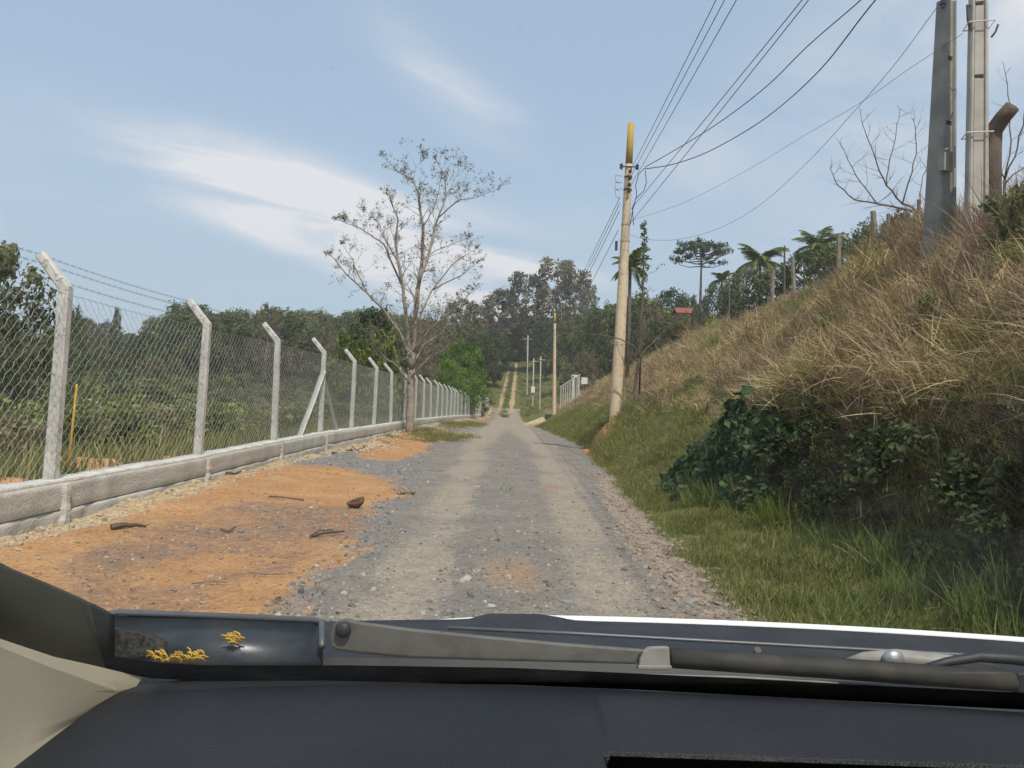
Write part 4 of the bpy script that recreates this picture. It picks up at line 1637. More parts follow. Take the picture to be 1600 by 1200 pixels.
# bare shrub on the bank top by the concrete poles
limb_tree('bare_shrub', 'leafless grey shrub on the bank top before the concrete poles', 14.5, [
    ([(1446, 345), (1440, 332)], .03, .028, 0),
    ([(1440, 332), (1405, 325), (1370, 318), (1335, 312), (1310, 290), (1298, 265)], .022, .006, -1.0),
    ([(1440, 332), (1410, 318), (1385, 290), (1370, 255), (1355, 215), (1345, 180)], .024, .006, .4),
    ([(1385, 290), (1390, 250), (1400, 210), (1405, 170)], .014, .005, .5),
    ([(1410, 318), (1425, 270), (1432, 225), (1428, 190)], .014, .005, -.5),
    ([(1370, 318), (1345, 285), (1325, 250), (1315, 230)], .014, .005, .6),
    ([(1435, 330), (1440, 290), (1450, 250)], .014, .006, 1.0),
], 'leaf_sparse', 'bark_twig', 0, .03, 9, .03, tw_len=.65, tw_step=.13, maxl=1, minr=.0045)
limb_tree('bare_thicket', 'leafless twigs behind the broken stump at the right edge', 10.8, [
    ([(1570, 300), (1570, 280)], .02, .02, 0),
    ([(1570, 280), (1580, 220), (1575, 150), (1568, 100)], .012, .004, .3),
    ([(1570, 280), (1590, 230), (1600, 180), (1610, 130)], .012, .004, -.3),
    ([(1570, 280), (1550, 240), (1535, 190)], .010, .004, .3),
    ([(1572, 285), (1610, 250), (1640, 190)], .012, .004, .3),
], 'leaf_sparse', 'bark_twig', 0, .03, 19, .03, tw_len=.4, tw_step=.16, maxl=1, minr=.003)
# broken stump
m = MB()
d_ = 10.4
b_ = P(1548, 285, d_)
zg = float(hz(b_.x, d_))
c1, c2, c3 = P(1548, 235, d_), P(1552, 205, d_), P(1582, 166, d_ - .25)
m.tube([(b_.x, d_, zg - .2), c1, c2, (c2 + c3) / 2 + Vector((0, 0, .02)), c3], [.14, .13, .115, .105, .10], 9)
tag(m.build('dead_stump', MT['bark_brown'], None, True), 'broken dark stump leaning behind the second concrete pole', 'stump')

# ------------------------------------------------------------------ individually told trees
TL = [
    (-8, 368, 34, 210, 'round', 'dense dark tree at the extreme left edge above the fence'),
    (-150, 380, 38, 200, 'round', 'leafy tree cut by the left edge of the picture'),
    (420, 474, 110, 45, 'euc', 'open crowned tree standing alone on the left skyline'),
    (517, 498, 120, 26, 'euc', 'small slender tree on the skyline beside the dark green tree'),
    (183, 478, 120, 20, 'dark', 'tiny pointed tree on the skyline between the first two posts'),
    (118, 476, 90, 40, 'dark', 'dark tree on the skyline right of the first post'),
    (588, 476, 48, 120, 'dark', 'dense dark green tree behind the fence left of the bare tree'),
    (545, 520, 42, 90, 'lime', 'bright lime leaved small tree behind the fifth post'),
    (600, 512, 41, 90, 'lime', 'yellow green leaved bush below the dark tree by the bare tree'),
    (680, 474, 92, 90, 'brown', 'brown twiggy tree behind the bare tree'),
    (662, 505, 60, 70, 'brown', 'rusty brown shrub tangled behind the bare trunk'),
    (722, 528, 78, 96, 'bright', 'bright green bushy tree overhanging the far fence'),
    (704, 560, 70, 70, 'bright', 'vivid green shrub at the fence under the bright tree'),
    (738, 592, 92, 70, 'lime', 'low yellow green bush at the far end of the fence'),
    (720, 466, 150, 80, 'euc', 'grey green tree with bare top left of the far wood'),
    (755, 470, 165, 80, 'euc', 'thin eucalyptus left of the far road'),
    (790, 452, 190, 95, 'euc', 'eucalyptus beside the far road with a broad crown'),
    (828, 425, 185, 100, 'euc', 'tall eucalyptus straight above the far road'),
    (868, 402, 178, 110, 'euc', 'tallest eucalyptus in the far wood above the second pole'),
    (905, 418, 165, 80, 'euc', 'slanting eucalyptus at the right of the far wood'),
    (920, 448, 150, 45, 'open', 'airy tree right of the tallest eucalyptus'),
    (775, 515, 140, 60, 'dark', 'dark tree at the left roadside where the road climbs'),
    (748, 520, 135, 70, 'dark', 'dark bushy tree behind the bright green one'),
    (855, 500, 150, 50, 'dark', 'dark tree behind the grey poles on the far hill'),
    (895, 500, 118, 70, 'round', 'round green tree behind the second pole'),
    (930, 490, 100, 60, 'dark', 'dark green tree left of the yellow topped pole'),
    (955, 472, 108, 55, 'round', 'green tree close behind the yellow topped pole'),
    (915, 545, 85, 60, 'brown', 'dry olive shrub above the grey railing'),
    (1020, 475, 90, 70, 'brown', 'dry leaved tree right of the narrow spire'),
    (1035, 500, 84, 70, 'dark', 'dark bushy tree at the end of the dry slope'),
    (1048, 448, 120, 85, 'dark', 'dark tree at the foot of the araucaria on its left'),
    (1075, 458, 124, 80, 'round', 'green tree just below the araucaria'),
    (1122, 440, 118, 85, 'dark', 'dark tree right under the araucaria crown'),
    (1150, 450, 112, 65, 'round', 'green tree between the araucaria and the palm'),
    (1165, 418, 58, 105, 'dark', 'dark bush left of the sunlit palm'),
    (1216, 418, 58, 100, 'round', 'green bush right of the sunlit palm below the brown post'),
    (1256, 392, 50, 105, 'dark', 'dark bush under the second palm at the bank top'),
    (1302, 380, 48, 105, 'round', 'leafy bush beside the second palm'),
    (1066, 488, 84, 46, 'round', 'green bush hiding the lower part of the red roofed house'),
    (1090, 470, 86, 30, 'dark', 'dark bush right of the red roof'),
    (1412, 326, 46, 130, 'dark', 'dark shrub peeping over the bank behind the bare shrub'),
    (1368, 344, 44, 120, 'round', 'green shrub peeping over the bank by the wooden posts'),
    (1330, 366, 46, 110, 'round', 'low green shrub right of the second palm'),
]
for t in TL:
    place_tree(*t[:5], t[5], 'shrub' if 'shrub' in t[5] or 'bush ' in t[5] else 'tree')

# araucaria
d_ = 118
tp_ = P(1096, 376, d_)
zg = float(hz(tp_.x, d_))
ar = empty('araucaria', (tp_.x, d_, zg), 0, 'araucaria pine with a flat umbrella crown above the bank', 'tree')
H_ = tp_.z - zg
m = MB()
m.tube([(0, 0, -.3), (.05, 0, H_ * .5), (.1, 0, H_ * .96)], [.32, .25, .10], 7)
rg = random.Random(21)
cl = []
pxm = d_ / F
for k in range(30):
    a = k * 2.399
    lev = k / 30
    rad = pxm * (46 * (1 - .25 * lev)) * rg.uniform(.75, 1.08)
    z0 = H_ - pxm * (42 - 30 * lev)
    z1 = H_ - pxm * (rg.uniform(14, 36) * (1 - lev) + 4)
    e_ = Vector((rad * math.cos(a), rad * math.sin(a), z1))
    m.tube([(0, 0, z0), (e_.x * .5, e_.y * .5, z0 - .15 + (z1 - z0) * .2), (e_.x * .85, e_.y * .85, z0 + (z1 - z0) * .5), e_], [.09, .06, .05, .03], 4, cap=False)
    cl.append((tuple(e_), (.62, .62, .5)))
    cl.append(((e_.x * .8, e_.y * .8, e_.z - .1), (.4, .4, .32)))
for k in range(14):
    a = k * 2.399
    rad = pxm * 24 * math.sqrt(rg.random())
    cl.append(((rad * math.cos(a), rad * math.sin(a), H_ - pxm * rg.uniform(3, 12)), (.85, .85, .55)))
for z in (.30, .36, .42):
    cl.append(((rg.uniform(-1, 1), rg.uniform(-1, 1), H_ * z), (.6, .6, .5)))
m.build('trunk', MT['bark_brown'], ar, True)
obj_from('crown', leaf_mesh('crown', 'leaf_dark', 5, cl, 60, .17, tbase=.35), ar)


def palm(px, py_top, d, w_px, label, seed, n=16):
    tp = P(px, py_top, d)
    zg = float(hz(tp.x, d))
    Rp = w_px * d / F / 2
    Zc = tp.z - Rp * .62
    e = empty('palm', (tp.x, d, zg), 0, label, 'palm')
    m = MB()
    m.tube([(0, 0, -.3), (.04, 0, (Zc - zg) * .5), (0, 0, Zc - zg)], [.13, .11, .10], 7)
    m.build('trunk', MT['bark_brown'], e, True)
    rg = random.Random(seed)
    for k in range(n):
        a = k * 2.399 + rg.uniform(-.2, .2)
        el0 = rg.uniform(.45, 1.35) if k > n // 3 else rg.uniform(-.1, .5)
        L = Rp * rg.uniform(1.25, 1.6)
        m = MB()
        p = Vector((0, 0, Zc - zg))
        dr = Vector((math.cos(a) * math.cos(el0), math.sin(a) * math.cos(el0), math.sin(el0)))
        pts = [p.copy()]
        for i in range(9):
            p = p + dr * L / 9
            dr = (dr + Vector((0, 0, -.22))).normalized()
            pts.append(p.copy())
        m.tube(pts, [.03 * (1 - i / 11) for i in range(10)], 3, cap=False)
        for i in range(1, 10):
            tg = (pts[i] - pts[i - 1]).normalized()
            sd = tg.cross(Vector((0, 0, 1)))
            if sd.length < .01:
                sd = Vector((1, 0, 0))
            sd.normalize()
            for sub in (0, .2, .4, .6, .8):
                c = pts[i - 1].lerp(pts[i], sub)
                for s_ in (-1, 1):
                    ll = L * .34 * math.sin(math.pi * min(.97, (i + sub) / 10 * .85 + .12)) * rg.uniform(.8, 1.1)
                    t1 = c + (sd * s_ * .8 + tg * .55 + Vector((0, 0, -.35 + rg.uniform(-.15, .1)))).normalized() * ll
                    w_ = tg * .035
                    m.add([c - w_, c + w_, (c + t1) / 2 + w_ * .8 + Vector((0, 0, .03)), t1], [(0, 1, 2), (0, 2, 3)], rg.uniform(.1, .9))
        m.build('frond', MT['palm'], e)
    return e


palm(1188, 390, 62, 72, 'sunlit palm above the bank left of the tall brown post', 1, 24)
palm(1280, 370, 62, 72, 'palm partly hidden by the bank right of the tall brown post', 2, 24)
palm(1128, 428, 84, 36, 'small palm between the araucaria and the sunlit palm', 3, 14)
palm(985, 402, 46, 56, 'dark palm right behind the yellow topped pole', 4, 14)

# leafy plant at the left end of the shaded cut ------------------------------------
pl = P(1200, 780, 10.0)
zg = float(hz(pl.x, 10.6)) - .1
plant = empty('broadleaf_plant', (pl.x, 10.6, zg), 0, 'dark broad leaved plant hanging at the start of the shaded cut', 'plant')
m = MB()
rg = random.Random(8)
L_ = []
for px_, py_ in ((1190, 650), (1170, 690), (1215, 660), (1160, 720), (1205, 715), (1240, 690), (1150, 612), (1230, 640), (1255, 720), (1140, 700), (1185, 625), (1150, 740), (1185, 750), (1225, 750), (1270, 660), (1145, 660), (1270, 750)):
    q = P(px_, py_, 10.1 + rg.uniform(-.3, .3)) - Vector((pl.x, 10.6, zg))
    m.tube([(rg.uniform(-.1, .2), rg.uniform(-.1, .1), -.05), (q.x * .5 + rg.uniform(-.05, .05), q.y * .5, q.z * .6), q], [.012, .009, .005], 4, cap=False)
    L_.append(q)
m.build('stem', MT['bark_twig'], plant)
lm = []
for s_ in range(3):
    q = MB()
    rows = []
    for i, (t, w) in enumerate(((0, .02), (.2, .30), (.45, .40), (.7, .30), (.9, .12), (1, .01))):
        rows.append([(t - .1, -w, -.10 * t * t - .05 * w), (t - .1, 0, .05 - .18 * t * t), (t - .1, w, -.10 * t * t - .05 * w)])
    q.grid(rows, .2 + .3 * s_)
    lm.append(q.mesh('leaf', MT['leaf_plant'], True))
for k in range(210):
    c = rg.choice(L_)
    v = Vector((rg.gauss(0, .10), rg.gauss(-.05, .10), rg.gauss(-.05, .12)))
    s_ = rg.uniform(.08, .21)
    o = obj_from('leaf', lm[0 if rg.random() < .75 else rg.randint(1, 2)], plant, c + v, (rg.gauss(0, .5), rg.gauss(.35, .4), rg.uniform(-4.4, -.9)), (s_, s_, s_))

# red roofed house
d_ = 98
a = P(1064, 481, d_)
hs_ = empty('house', (a.x + .8, d_, a.z - 1.7), 0, 'small house with a red tiled roof half hidden by trees', 'house')
m = MB()
m.box((-2.6, -1.2, -4), (2.6, 3.5, 2.1))
m.build('wall', simple('house_wall', (.30, .14, .09), (.26, .12, .08), 3, .9, 0), hs_)
m = MB()
m.loft([[(-3.1, -1.9, 1.9), (-3.1, 1.2, 3.6), (-3.1, 4.2, 1.9), (-3.1, 1.2, 3.35)], [(3.1, -1.9, 1.9), (3.1, 1.2, 3.6), (3.1, 4.2, 1.9), (3.1, 1.2, 3.35)]])
m.build('roof', simple('red_tiles', (.27, .085, .055), (.21, .07, .048), 3, .8, .4, 20, .03), hs_)
m = MB()
m.box((-.6, -1.26, .6), (.6, -1.2, 1.5))
m.build('window', MT['insul'], hs_)
hs_.scale = (.5, .5, .5)

# ------------------------------------------------------------------ poles


def round_pole(px, base_py, top_px, top_py, d, r0, r1, label, ytop, detail=False):
    b = P(px, base_py, d)
    t = P(top_px, top_py, d)
    zg = min(float(hz(b.x, d)), b.z) - .3
    e = empty('utility_pole', (b.x, d, b.z), 0, label, 'utility pole')
    v = t - b
    m = MB()
    zs = [-.8, 0, .1, .25, .4, .55, .7, .85, 1 - ytop]
    m.tube([v * s if s > 0 else Vector((0, 0, s)) for s in zs], [r0 + (r1 - r0) * max(0, s) for s in zs], 16)
    m.build('shaft', MT['pole_round'], e, True)
    if ytop:
        m = MB()
        m.tube([v * (1 - ytop), v * (1 - ytop * .5), v], [r0 + (r1 - r0) * (1 - ytop) + .002, r0 + (r1 - r0) * (1 - ytop / 2) + .001, r1], 16)
        m.build('painted_top', MT['pole_yellow'], e, True)
    return e, b, t


e, PB0, PT0 = round_pole(962, 655, 986, 193, 25.0, .215, .10, 'tall round concrete pole with a yellow painted top', .14)
vv = PT0 - PB0


def on_pole(py):
    s = (655 - py) / (655 - 193)
    return vv * s


m = MB()
c = on_pole(263)
m.tube([c + Vector((-.28, -.12, 0)), c + Vector((.28, -.12, 0))], .022, 6)
m.build('bracket', MT['iron'], e)
for sx in (-1, 1):
    m = MB()
    cc = c + Vector((sx * .26, -.12, 0))
    for k, rr_ in enumerate((.03, .06, .045, .06, .03)):
        m.tube([cc + Vector((0, 0, -.10 + k * .04)), cc + Vector((0, 0, -.06 + k * .04))], rr_, 10)
    m.build('insulator', MT['insul'], e)
for py_ in (278, 298, 352, 378):
    m = MB()
    c = on_pole(py_)
    rr_ = .215 + (.10 - .215) * (655 - py_) / 462
    m.tube([c - Vector((0, 0, .03)), c + Vector((0, 0, .03))], rr_ + .012, 16)
    m.build('clamp_band', MT['iron'] if py_ < 340 else MT['pole_pale'], e)
for py_ in (272, 283, 293, 303):
    m = MB()
    c = on_pole(py_)
    for k, rr_ in enumerate((.03, .055, .03)):
        m.tube([c + Vector((.02, -.24, -.06 + k * .04)), c + Vector((.02, -.24, -.02 + k * .04))], rr_, 9)
    m.tube([c + Vector((.02, -.08, 0)), c + Vector((.02, -.26, 0))], .015, 5)
    m.build('spool_insulator', MT['iron'], e)
for k, (a, b) in enumerate((((972, 275), (962, 282)), ((972, 285), (961, 294)), ((972, 295), (962, 306)))):
    m = MB()
    p0, p1 = P(*a, 24.9) - PB0, P(*b, 24.7) - PB0
    md = (p0 + p1) / 2 + Vector((-.12, 0, .08))
    m.tube([p0, md, p1, p1 + Vector((.12, 0, -.1))], .008, 4, cap=False)
    m.build('jumper_wire', MT['cable'], e)
for k, pl_ in enumerate(([(1008, 262), (998, 272), (993, 290), (995, 305), (988, 330), (985, 350)], [(1008, 266), (1010, 285), (1006, 298), (994, 310), (988, 325), (990, 352)])):
    m = MB()
    m.tube([P(a, b, 24.8) - PB0 for a, b in pl_], .012, 4, cap=False)
    m.build('cable_loop', MT['cable'], e)
m = MB()
c = on_pole(385)
m.box(c + Vector((-.32, -.1, -.18)), c + Vector((-.24, 0, .12)))
m.build('cable_clamp', MT['iron'], e)
# clay heap round the pole foot and the scar below it
m = MB()
rows = []
for iy in range(22):
    row = []
    for ix in range(26):
        u_, v_ = ix / 25, iy / 10.5 - 1
        xx = 2.25 + 1.15 * u_
        yy_ = 24.95 - .3 * u_ + v_ * (.30 + .22 * math.sin(math.pi * u_) + .12 * float(vn(np.array(u_ * 9), np.array(3.), 1, 401)))
        ed_ = (1 - abs(v_) ** 2.5) * min(1, 6 * u_ * (1 - u_) + .25)
        row.append((xx, yy_, float(hz(xx, yy_)) - .05 + ed_ * (.12 + .14 * float(fbm(np.array(xx), np.array(yy_), 4.5, 403, 3)))))
    rows.append(row)
m.grid(rows)
tag(m.build('clay_scar', simple('red_clay', (.42, .19, .09), (.36, .15, .07), 6, .95, .6, 25, .02), None, True), 'reddish clay scar running down from the yellow topped pole to the road', 'clay')

e2, PB1, PT1 = round_pole(866, 655, 867, 489, 70.0, .19, .10, 'second round concrete pole farther down the road', .10)
for (bx, by, tx, ty, dd, r_, lab) in ((823, 628, 825, 524, 130, .15, 'thin grey pole at the foot of the far hill, leftmost of three'), (832, 645, 834, 560, 112, .13, 'thin grey pole carrying a white meter box'), (843, 650, 845, 557, 105, .13, 'thin grey pole, rightmost of three on the far hill')):
    b, t = P(bx, by, dd), P(tx, ty, dd)
    e3 = empty('utility_pole', b, 0, lab, 'utility pole')
    m = MB()
    m.tube([(0, 0, -1.5), (0, 0, 0), (t - b) * .5, t - b], [r_, r_, r_ * .8, r_ * .6], 8)
    m.build('shaft', MT['pole_pale'], e3, True)
    m = MB()
    c = (t - b) * .94
    m.tube([c + Vector((-.9 if 'leftmost' in lab else -.3, -.1, 0)), c + Vector((.6, -.1, 0))], .06, 4)
    m.build('crossarm', MT['pole_pale'], e3)
    if 'meter' in lab:
        m = MB()
        c = (t - b) * .42
        m.box(c + Vector((-.28, -.35, -.4)), c + Vector((.25, -.14, .5)))
        m.build('meter_box', simple('white_box', (.7, .7, .7), (.6, .6, .6), 3, .6, 0), e3)


def h_pole(px, base_py, top_py, top_px, d, w0, w1, rz, mat, label, gaps):
    """tapered concrete pole of H section: two flanges and a web with pockets"""
    b = P(px, base_py, d)
    t = P(top_px, top_py, d)
    zg = float(hz(b.x, d))
    Z0 = min(zg, b.z) - .5 - b.z
    H = t.z - b.z
    e = empty('concrete_pole', b, rz, label, 'utility pole')
    dx = (t.x - b.x)

    def w(z):
        return w0 + (w1 - w0) * z / H
    for s_ in (-1, 1):
        m = MB()
        rings = []
        for z in (Z0, H):
            a = w(z)
            c = Vector((dx * z / H * math.cos(rz), -dx * z / H * math.sin(rz), z))
            xo, xi = s_ * a * .5, s_ * a * .5 - s_ * a * .26
            dp = a * .40
            k = .018
            rings.append([c + Vector((xo, -dp + k, 0)), c + Vector((xo - s_ * k, -dp, 0)), c + Vector((xi + s_ * k, -dp, 0)), c + Vector((xi, -dp + 2.2 * k, 0)), c + Vector((xi, dp - 2.2 * k, 0)), c + Vector((xi + s_ * k, dp, 0)), c + Vector((xo - s_ * k, dp, 0)), c + Vector((xo, dp - k, 0))])
        m.loft(rings)
        m.build('flange', MT[mat], e)
    zs = [Z0] + [q for g in gaps for q in g] + [H]
    for k in range(0, len(zs), 2):
        m = MB()
        rings = []
        for z in (zs[k], zs[k + 1]):
            a = w(z)
            c = Vector((dx * z / H * math.cos(rz), -dx * z / H * math.sin(rz), z))
            rings.append([c + Vector((x_, y_, 0)) for x_, y_ in ((-a * .25, -a * .30), (a * .25, -a * .30), (a * .25, a * .30), (-a * .25, a * .30))])
        m.loft(rings)
        m.build('web', MT[mat], e)
    return e, b, t


e4, B4, T4 = h_pole(1470, 300, 3, 1479, 11.0, .335, .225, R(24), 'pole_grey', 'weathered dark grey concrete pole on the bank top', [(.95, 1.02), (1.9, 1.97)])
e5, B5, T5 = h_pole(1526, 270, -170, 1530, 10.4, .245, .18, R(-14), 'pole_pale', 'pale grooved concrete pole rising out of the frame', [(1.28, 1.34), (2.3, 2.36)])
for z in (.52, 2.05):
    m = MB()
    m.tube([(-.16, -.13, z), (.16, -.13, z), (.16, .13, z), (-.16, .13, z), (-.16, -.13, z)], .009, 5)
    m.build('strap', simple('white_strap', (.7, .7, .7), (.6, .6, .6), 3, .6, 0), e5)
m = MB()
m.tube([(-.12, -.08, 1.95), (-.16, -.1, 2.1), (-.17, -.1, 2.3), (-.13, -.1, 2.28)], .022, 5)
m.build('hook', MT['iron'], e5)
m = MB()
m.tube([(.14, -.05, 1.85), (.19, -.05, 1.92), (.22, -.05, 2.02)], .014, 5)
m.build('hook', MT['iron'], e5)
m = MB()
m.box((-.26, -.24, .22), (-.08, -.15, .50))
m.build('meter_frame', MT['pole_grey'], e4)
m = MB()
m.tube([(-.26, -.25, .50), (-.06, -.25, .58), (-.05, -.25, .28)], .012, 5)
m.build('bracket', MT['pole_pale'], e4)
m = MB()
for k, rr_ in enumerate((.025, .045, .025)):
    m.tube([T4 - B4 + Vector((-.17, -.08, -.16 + .05 * k)), T4 - B4 + Vector((-.17, -.08, -.11 + .05 * k))], rr_, 9)
m.build('insulator', MT['insul'], e4)


def wire(name, pts, r, label, mat='line', group=None, n=26, sag=None):
    """pts: 2 end points with a sag, or a polyline smoothed by Catmull-Rom"""
    m = MB()
    if sag is not None:
        a, b = Vector(pts[0]), Vector(pts[1])
        q = [a.lerp(b, k / n) - Vector((0, 0, 4 * sag * (k / n) * (1 - k / n))) for k in range(n + 1)]
    else:
        p = [Vector(v) for v in pts]
        p = [p[0] * 2 - p[1]] + p + [p[-1] * 2 - p[-2]]
        q = []
        for i in range(1, len(p) - 2):
            for k in range(10):
                t = k / 10
                q.append(.5 * (2 * p[i] + (p[i + 1] - p[i - 1]) * t + (2 * p[i - 1] - 5 * p[i] + 4 * p[i + 1] - p[i + 2]) * t * t + (3 * p[i] - p[i - 1] - 3 * p[i + 1] + p[i + 2]) * t ** 3))
        q.append(p[-2])
    m.tube(q, r, 4, cap=False)
    return tag(m.build(name, MT[mat], None, True), label, 'wire', group)


def far_end(p0, px, py, ylim=-12, d_at=13.0):
    """straight on from p0 through the point seen at (px, py) at depth d_at, out to y = ylim"""
    q = P(px, py, d_at)
    p0 = Vector(p0)
    return p0 + (q - p0) * ((ylim - p0.y) / (q.y - p0.y))


for k, (spy, tx, dd, lab) in enumerate(((272, 1115, 13.2, 'upper overhead power wire, leftmost of three leaving the yellow topped pole'), (283, 1128, 13.0, 'overhead power wire, middle of the three leaving the yellow topped pole'), (298, 1146, 12.7, 'overhead power wire, rightmost of the three leaving the yellow topped pole'))):
    c = PB0 + on_pole(spy) + Vector((.02, -.24, 0))
    wire('power_wire', [c, far_end(c, tx, 0, -8, dd)], .0085, lab, sag=.10)
for k, (spy, tx, dd, lab) in enumerate(((330, 1246, 11.9, 'lower overhead wire of the close pair crossing the sky, left one'), (352, 1256, 11.7, 'lower overhead wire of the close pair crossing the sky, right one'))):
    c = PB0 + on_pole(spy) + Vector((.12, -.2, 0))
    wire('power_wire', [c, far_end(c, tx, 0, -8, dd)], .010, lab, sag=.10)
# twisted service cables from the yellow topped pole to the pale grooved pole
for pl_, lab in (([(1008, 261, 24.7), (1040, 243, 23.6), (1092, 212, 21.5), (1140, 180, 19.5), (1200, 133, 17), (1262, 72, 14.8), (1345, 0, 12.6), (1450, -95, 11.2), (1526, -170, 10.35)], 'thick black service cable sagging from the pole to the frame top, left one'), ([(1008, 264, 24.7), (1050, 257, 23.6), (1100, 240, 21.8), (1160, 208, 19.5), (1215, 170, 17.4), (1285, 105, 14.8), (1368, 0, 12.6), (1460, -95, 11.2), (1530, -160, 10.35)], 'thick black service cable sagging from the pole to the frame top, right one')):
    wire('service_cable', [P(*v) for v in pl_], .014, lab, 'cable')
wire('thin_wire', [P(984, 366, 24.8), P(1010, 374, 24.2), P(1060, 374, 22.8), P(1120, 358, 20.6), P(1185, 322, 18.2), P(1260, 255, 15.4), P(1340, 168, 13.2), P(1400, 98, 11.9), T4 + Vector((-.2, -.1, -.15))], .0055, 'thin sagging wire from the yellow topped pole to the dark concrete pole')
wire('thin_wire', [P(984, 345, 24.8), P(1065, 318, 22.5), P(1160, 270, 19.2), P(1260, 210, 15.8), P(1345, 160, 13.3), P(1420, 108, 11.8), P(1505, 52, 10.4)], .0045, 'faint thin wire crossing before the dark concrete pole')
for k, (spy, dz, lab) in enumerate(((308, -.2, 'overhead wire running on to the second pole, uppermost of four'), (318, -.75, 'overhead wire running on to the second pole, second of four'), (330, -1.2, 'overhead wire running on to the second pole, third of four'), (360, -2.3, 'overhead wire running on to the second pole, lowest of four'))):
    c = PB0 + on_pole(spy) + Vector((-.22, .1, 0))
    wire('power_wire', [c, PT1 + Vector((-.15, 0, dz - 1.2))], .011, lab, sag=.25)

# ------------------------------------------------------------------ wire fence on the bank top
wf = empty('wire_fence', (0, 0, 0), 0, 'old wire fence of leaning wooden posts along the bank top', 'fence')
FP = [(1228, 424, 1226, 384, 36, .055), (1243, 425, 1238, 402, 35, .11), (1140, 458, 1139, 424, 46, .05), (1206, 446, 1208, 422, 37, .12), (1312, 398, 1310, 366, 30, .10), (1372, 380, 1364, 330, 25, .12), (1388, 352, 1388, 334, 26, .07), (1437, 340, 1436, 312, 19, .05)]
tops = []
for (bx, by, tx, ty, dd, r_) in FP:
    b, t = P(bx, by, dd), P(tx, ty, dd)
    zg = float(hz(b.x, dd))
    m = MB()
    b = Vector((b.x, dd, min(zg, b.z) - .4))
    rr = random.Random(bx)
    m.tube([b, b.lerp(t, .5) + Vector((rr.uniform(-.03, .03), 0, 0)), t], [r_, r_ * .95, r_ * rr.uniform(.7, .95)], 7)
    m.build('post', MT['bark_brown' if r_ < .06 else 'wood_grey'], wf)
    tops.append((dd, t))
tops.sort(key=lambda q: -q[0])
for dz in (.12, .45):
    m = MB()
    m.tube([q[1] - Vector((0, 0, dz)) for q in tops], .004, 3, cap=False)
    m.build('wire', MT['barbed'], wf)

# ------------------------------------------------------------------ driveway, gate, railing on the right
m = MB()
a0, a1 = G(817, 664), G(851, 658)
m.loft([[(1.25, 66, -.1), (3.0, 66, -.1), (3.0, 66, .48), (2.2, 66, .22), (1.25, 66, .03)], [(1.25, 72, -.1), (3.0, 72, -.1), (3.0, 72, .75), (2.2, 72, .4), (1.25, 72, .04)]])
tag(m.build('driveway_ramp', simple('pale_ramp', (.56, .43, .26), (.48, .36, .21), 2, .9, .3, 20, .01), None), 'pale sandy driveway ramp below the second pole', 'ramp')
m = MB()
q = P(856, 662, 69)
m.box((q.x - .25, 68.8, float(hz(q.x, 69)) - .3), (q.x + .3, 69.4, q.z + .85))
tag(m.build('gate_pier', simple('dark_pier', (.06, .065, .05), (.045, .05, .04), 4, .9, .3, 20, .02), None, bevel=.03), 'dark mossy pier beside the second pole foot', 'pier')
gt = empty('white_gate', P(900, 618, 74), 0, 'white gate posts above the grey railing on the right bank', 'gate')
wm = simple('white_gate_paint', (.66, .65, .63), (.55, .54, .52), 4, .7, 0)
b = P(900, 618, 74)
for (x0, x1, y0, y1) in ((893, 897, 588, 615), (903, 906, 588, 610), (893, 906, 586, 590), (908, 918, 590, 600)):
    p0, p1 = P(x0, y1, 74) - b, P(x1, y0, 74) - b
    m = MB()
    m.box((p0.x, -.12, p0.z - (.6 if y1 > 605 else 0)), (p1.x, .12, p1.z))
    m.build('bar', wm, gt)
rl = empty('metal_railing', P(890, 620, 72), 0, 'grey metal railing on the bank right of the second pole', 'railing')
b = P(890, 620, 72)
for k in range(9):
    p0 = P(876 + k * 3.6, 624 - k * 2.2, 72) - b
    m = MB()
    m.tube([(p0.x, 0, p0.z - .8), (p0.x, 0, p0.z + 1.15)], .05, 4)
    m.build('bar', MT['concrete_post'], rl)
m = MB()
m.tube([P(875, 605, 72) - b, P(907, 585, 72) - b], .05, 4)
m.build('rail', MT['concrete_post'], rl)

# ------------------------------------------------------------------ small things lying on the shoulder
def ground_pt(px, py):
    x, y = G(px, py)
    return Vector((x, y, float(hz(x, y))))


husk = MB()
rg = random.Random(2)
rows = []
for i in range(8):
    th = math.pi * .5 * i / 7
    row = []
    for k in range(13):
        ph = math.pi * 2 * k / 12
        r_ = .115 * (1 + .08 * math.sin(3 * ph))
        row.append((r_ * math.sin(th) * math.cos(ph), r_ * math.sin(th) * math.sin(ph) * .8, .10 - .10 * math.cos(th) + (.02 * math.cos(ph) if i == 7 else 0)))
    rows.append(row)
husk.grid(rows)
o = husk.build('husk', simple('husk_brown', (.16, .085, .05), (.10, .055, .035), 20, .9, .5, 60, .01), None, True, ground_pt(557, 792))
sm = o.modifiers.new('thick', 'SOLIDIFY')
sm.thickness = .02
o.rotation_euler = (.15, -.2, .4)
tag(o, 'brown bowl shaped husk lying on the orange soil', 'husk')
m = MB()
for k in range(9):
    m.sphere((rg.uniform(-.14, .14), rg.uniform(-.05, .05), rg.uniform(.01, .05)), rg.uniform(.02, .04), 7, 5, (1.2, 1, .6), rng=rg, rough=.3)
tag(m.build('clod', MT['stone_brown'], None, True, ground_pt(632, 772)), 'crumbled brown clod at the road edge beyond the husk', 'clod')


def stick(pl, r, label, name='twig', mat='bark_brown', lift=.02):
    m = MB()
    rr = random.Random(int(pl[0][0]))
    q = [ground_pt(*p) + Vector((0, 0, lift + rr.uniform(0, .02))) for p in pl]
    m.tube(q, [r * (1 - .5 * k / len(q)) for k in range(len(q))], 5)
    tag(m.build(name, MT[mat], None), label, 'twig')


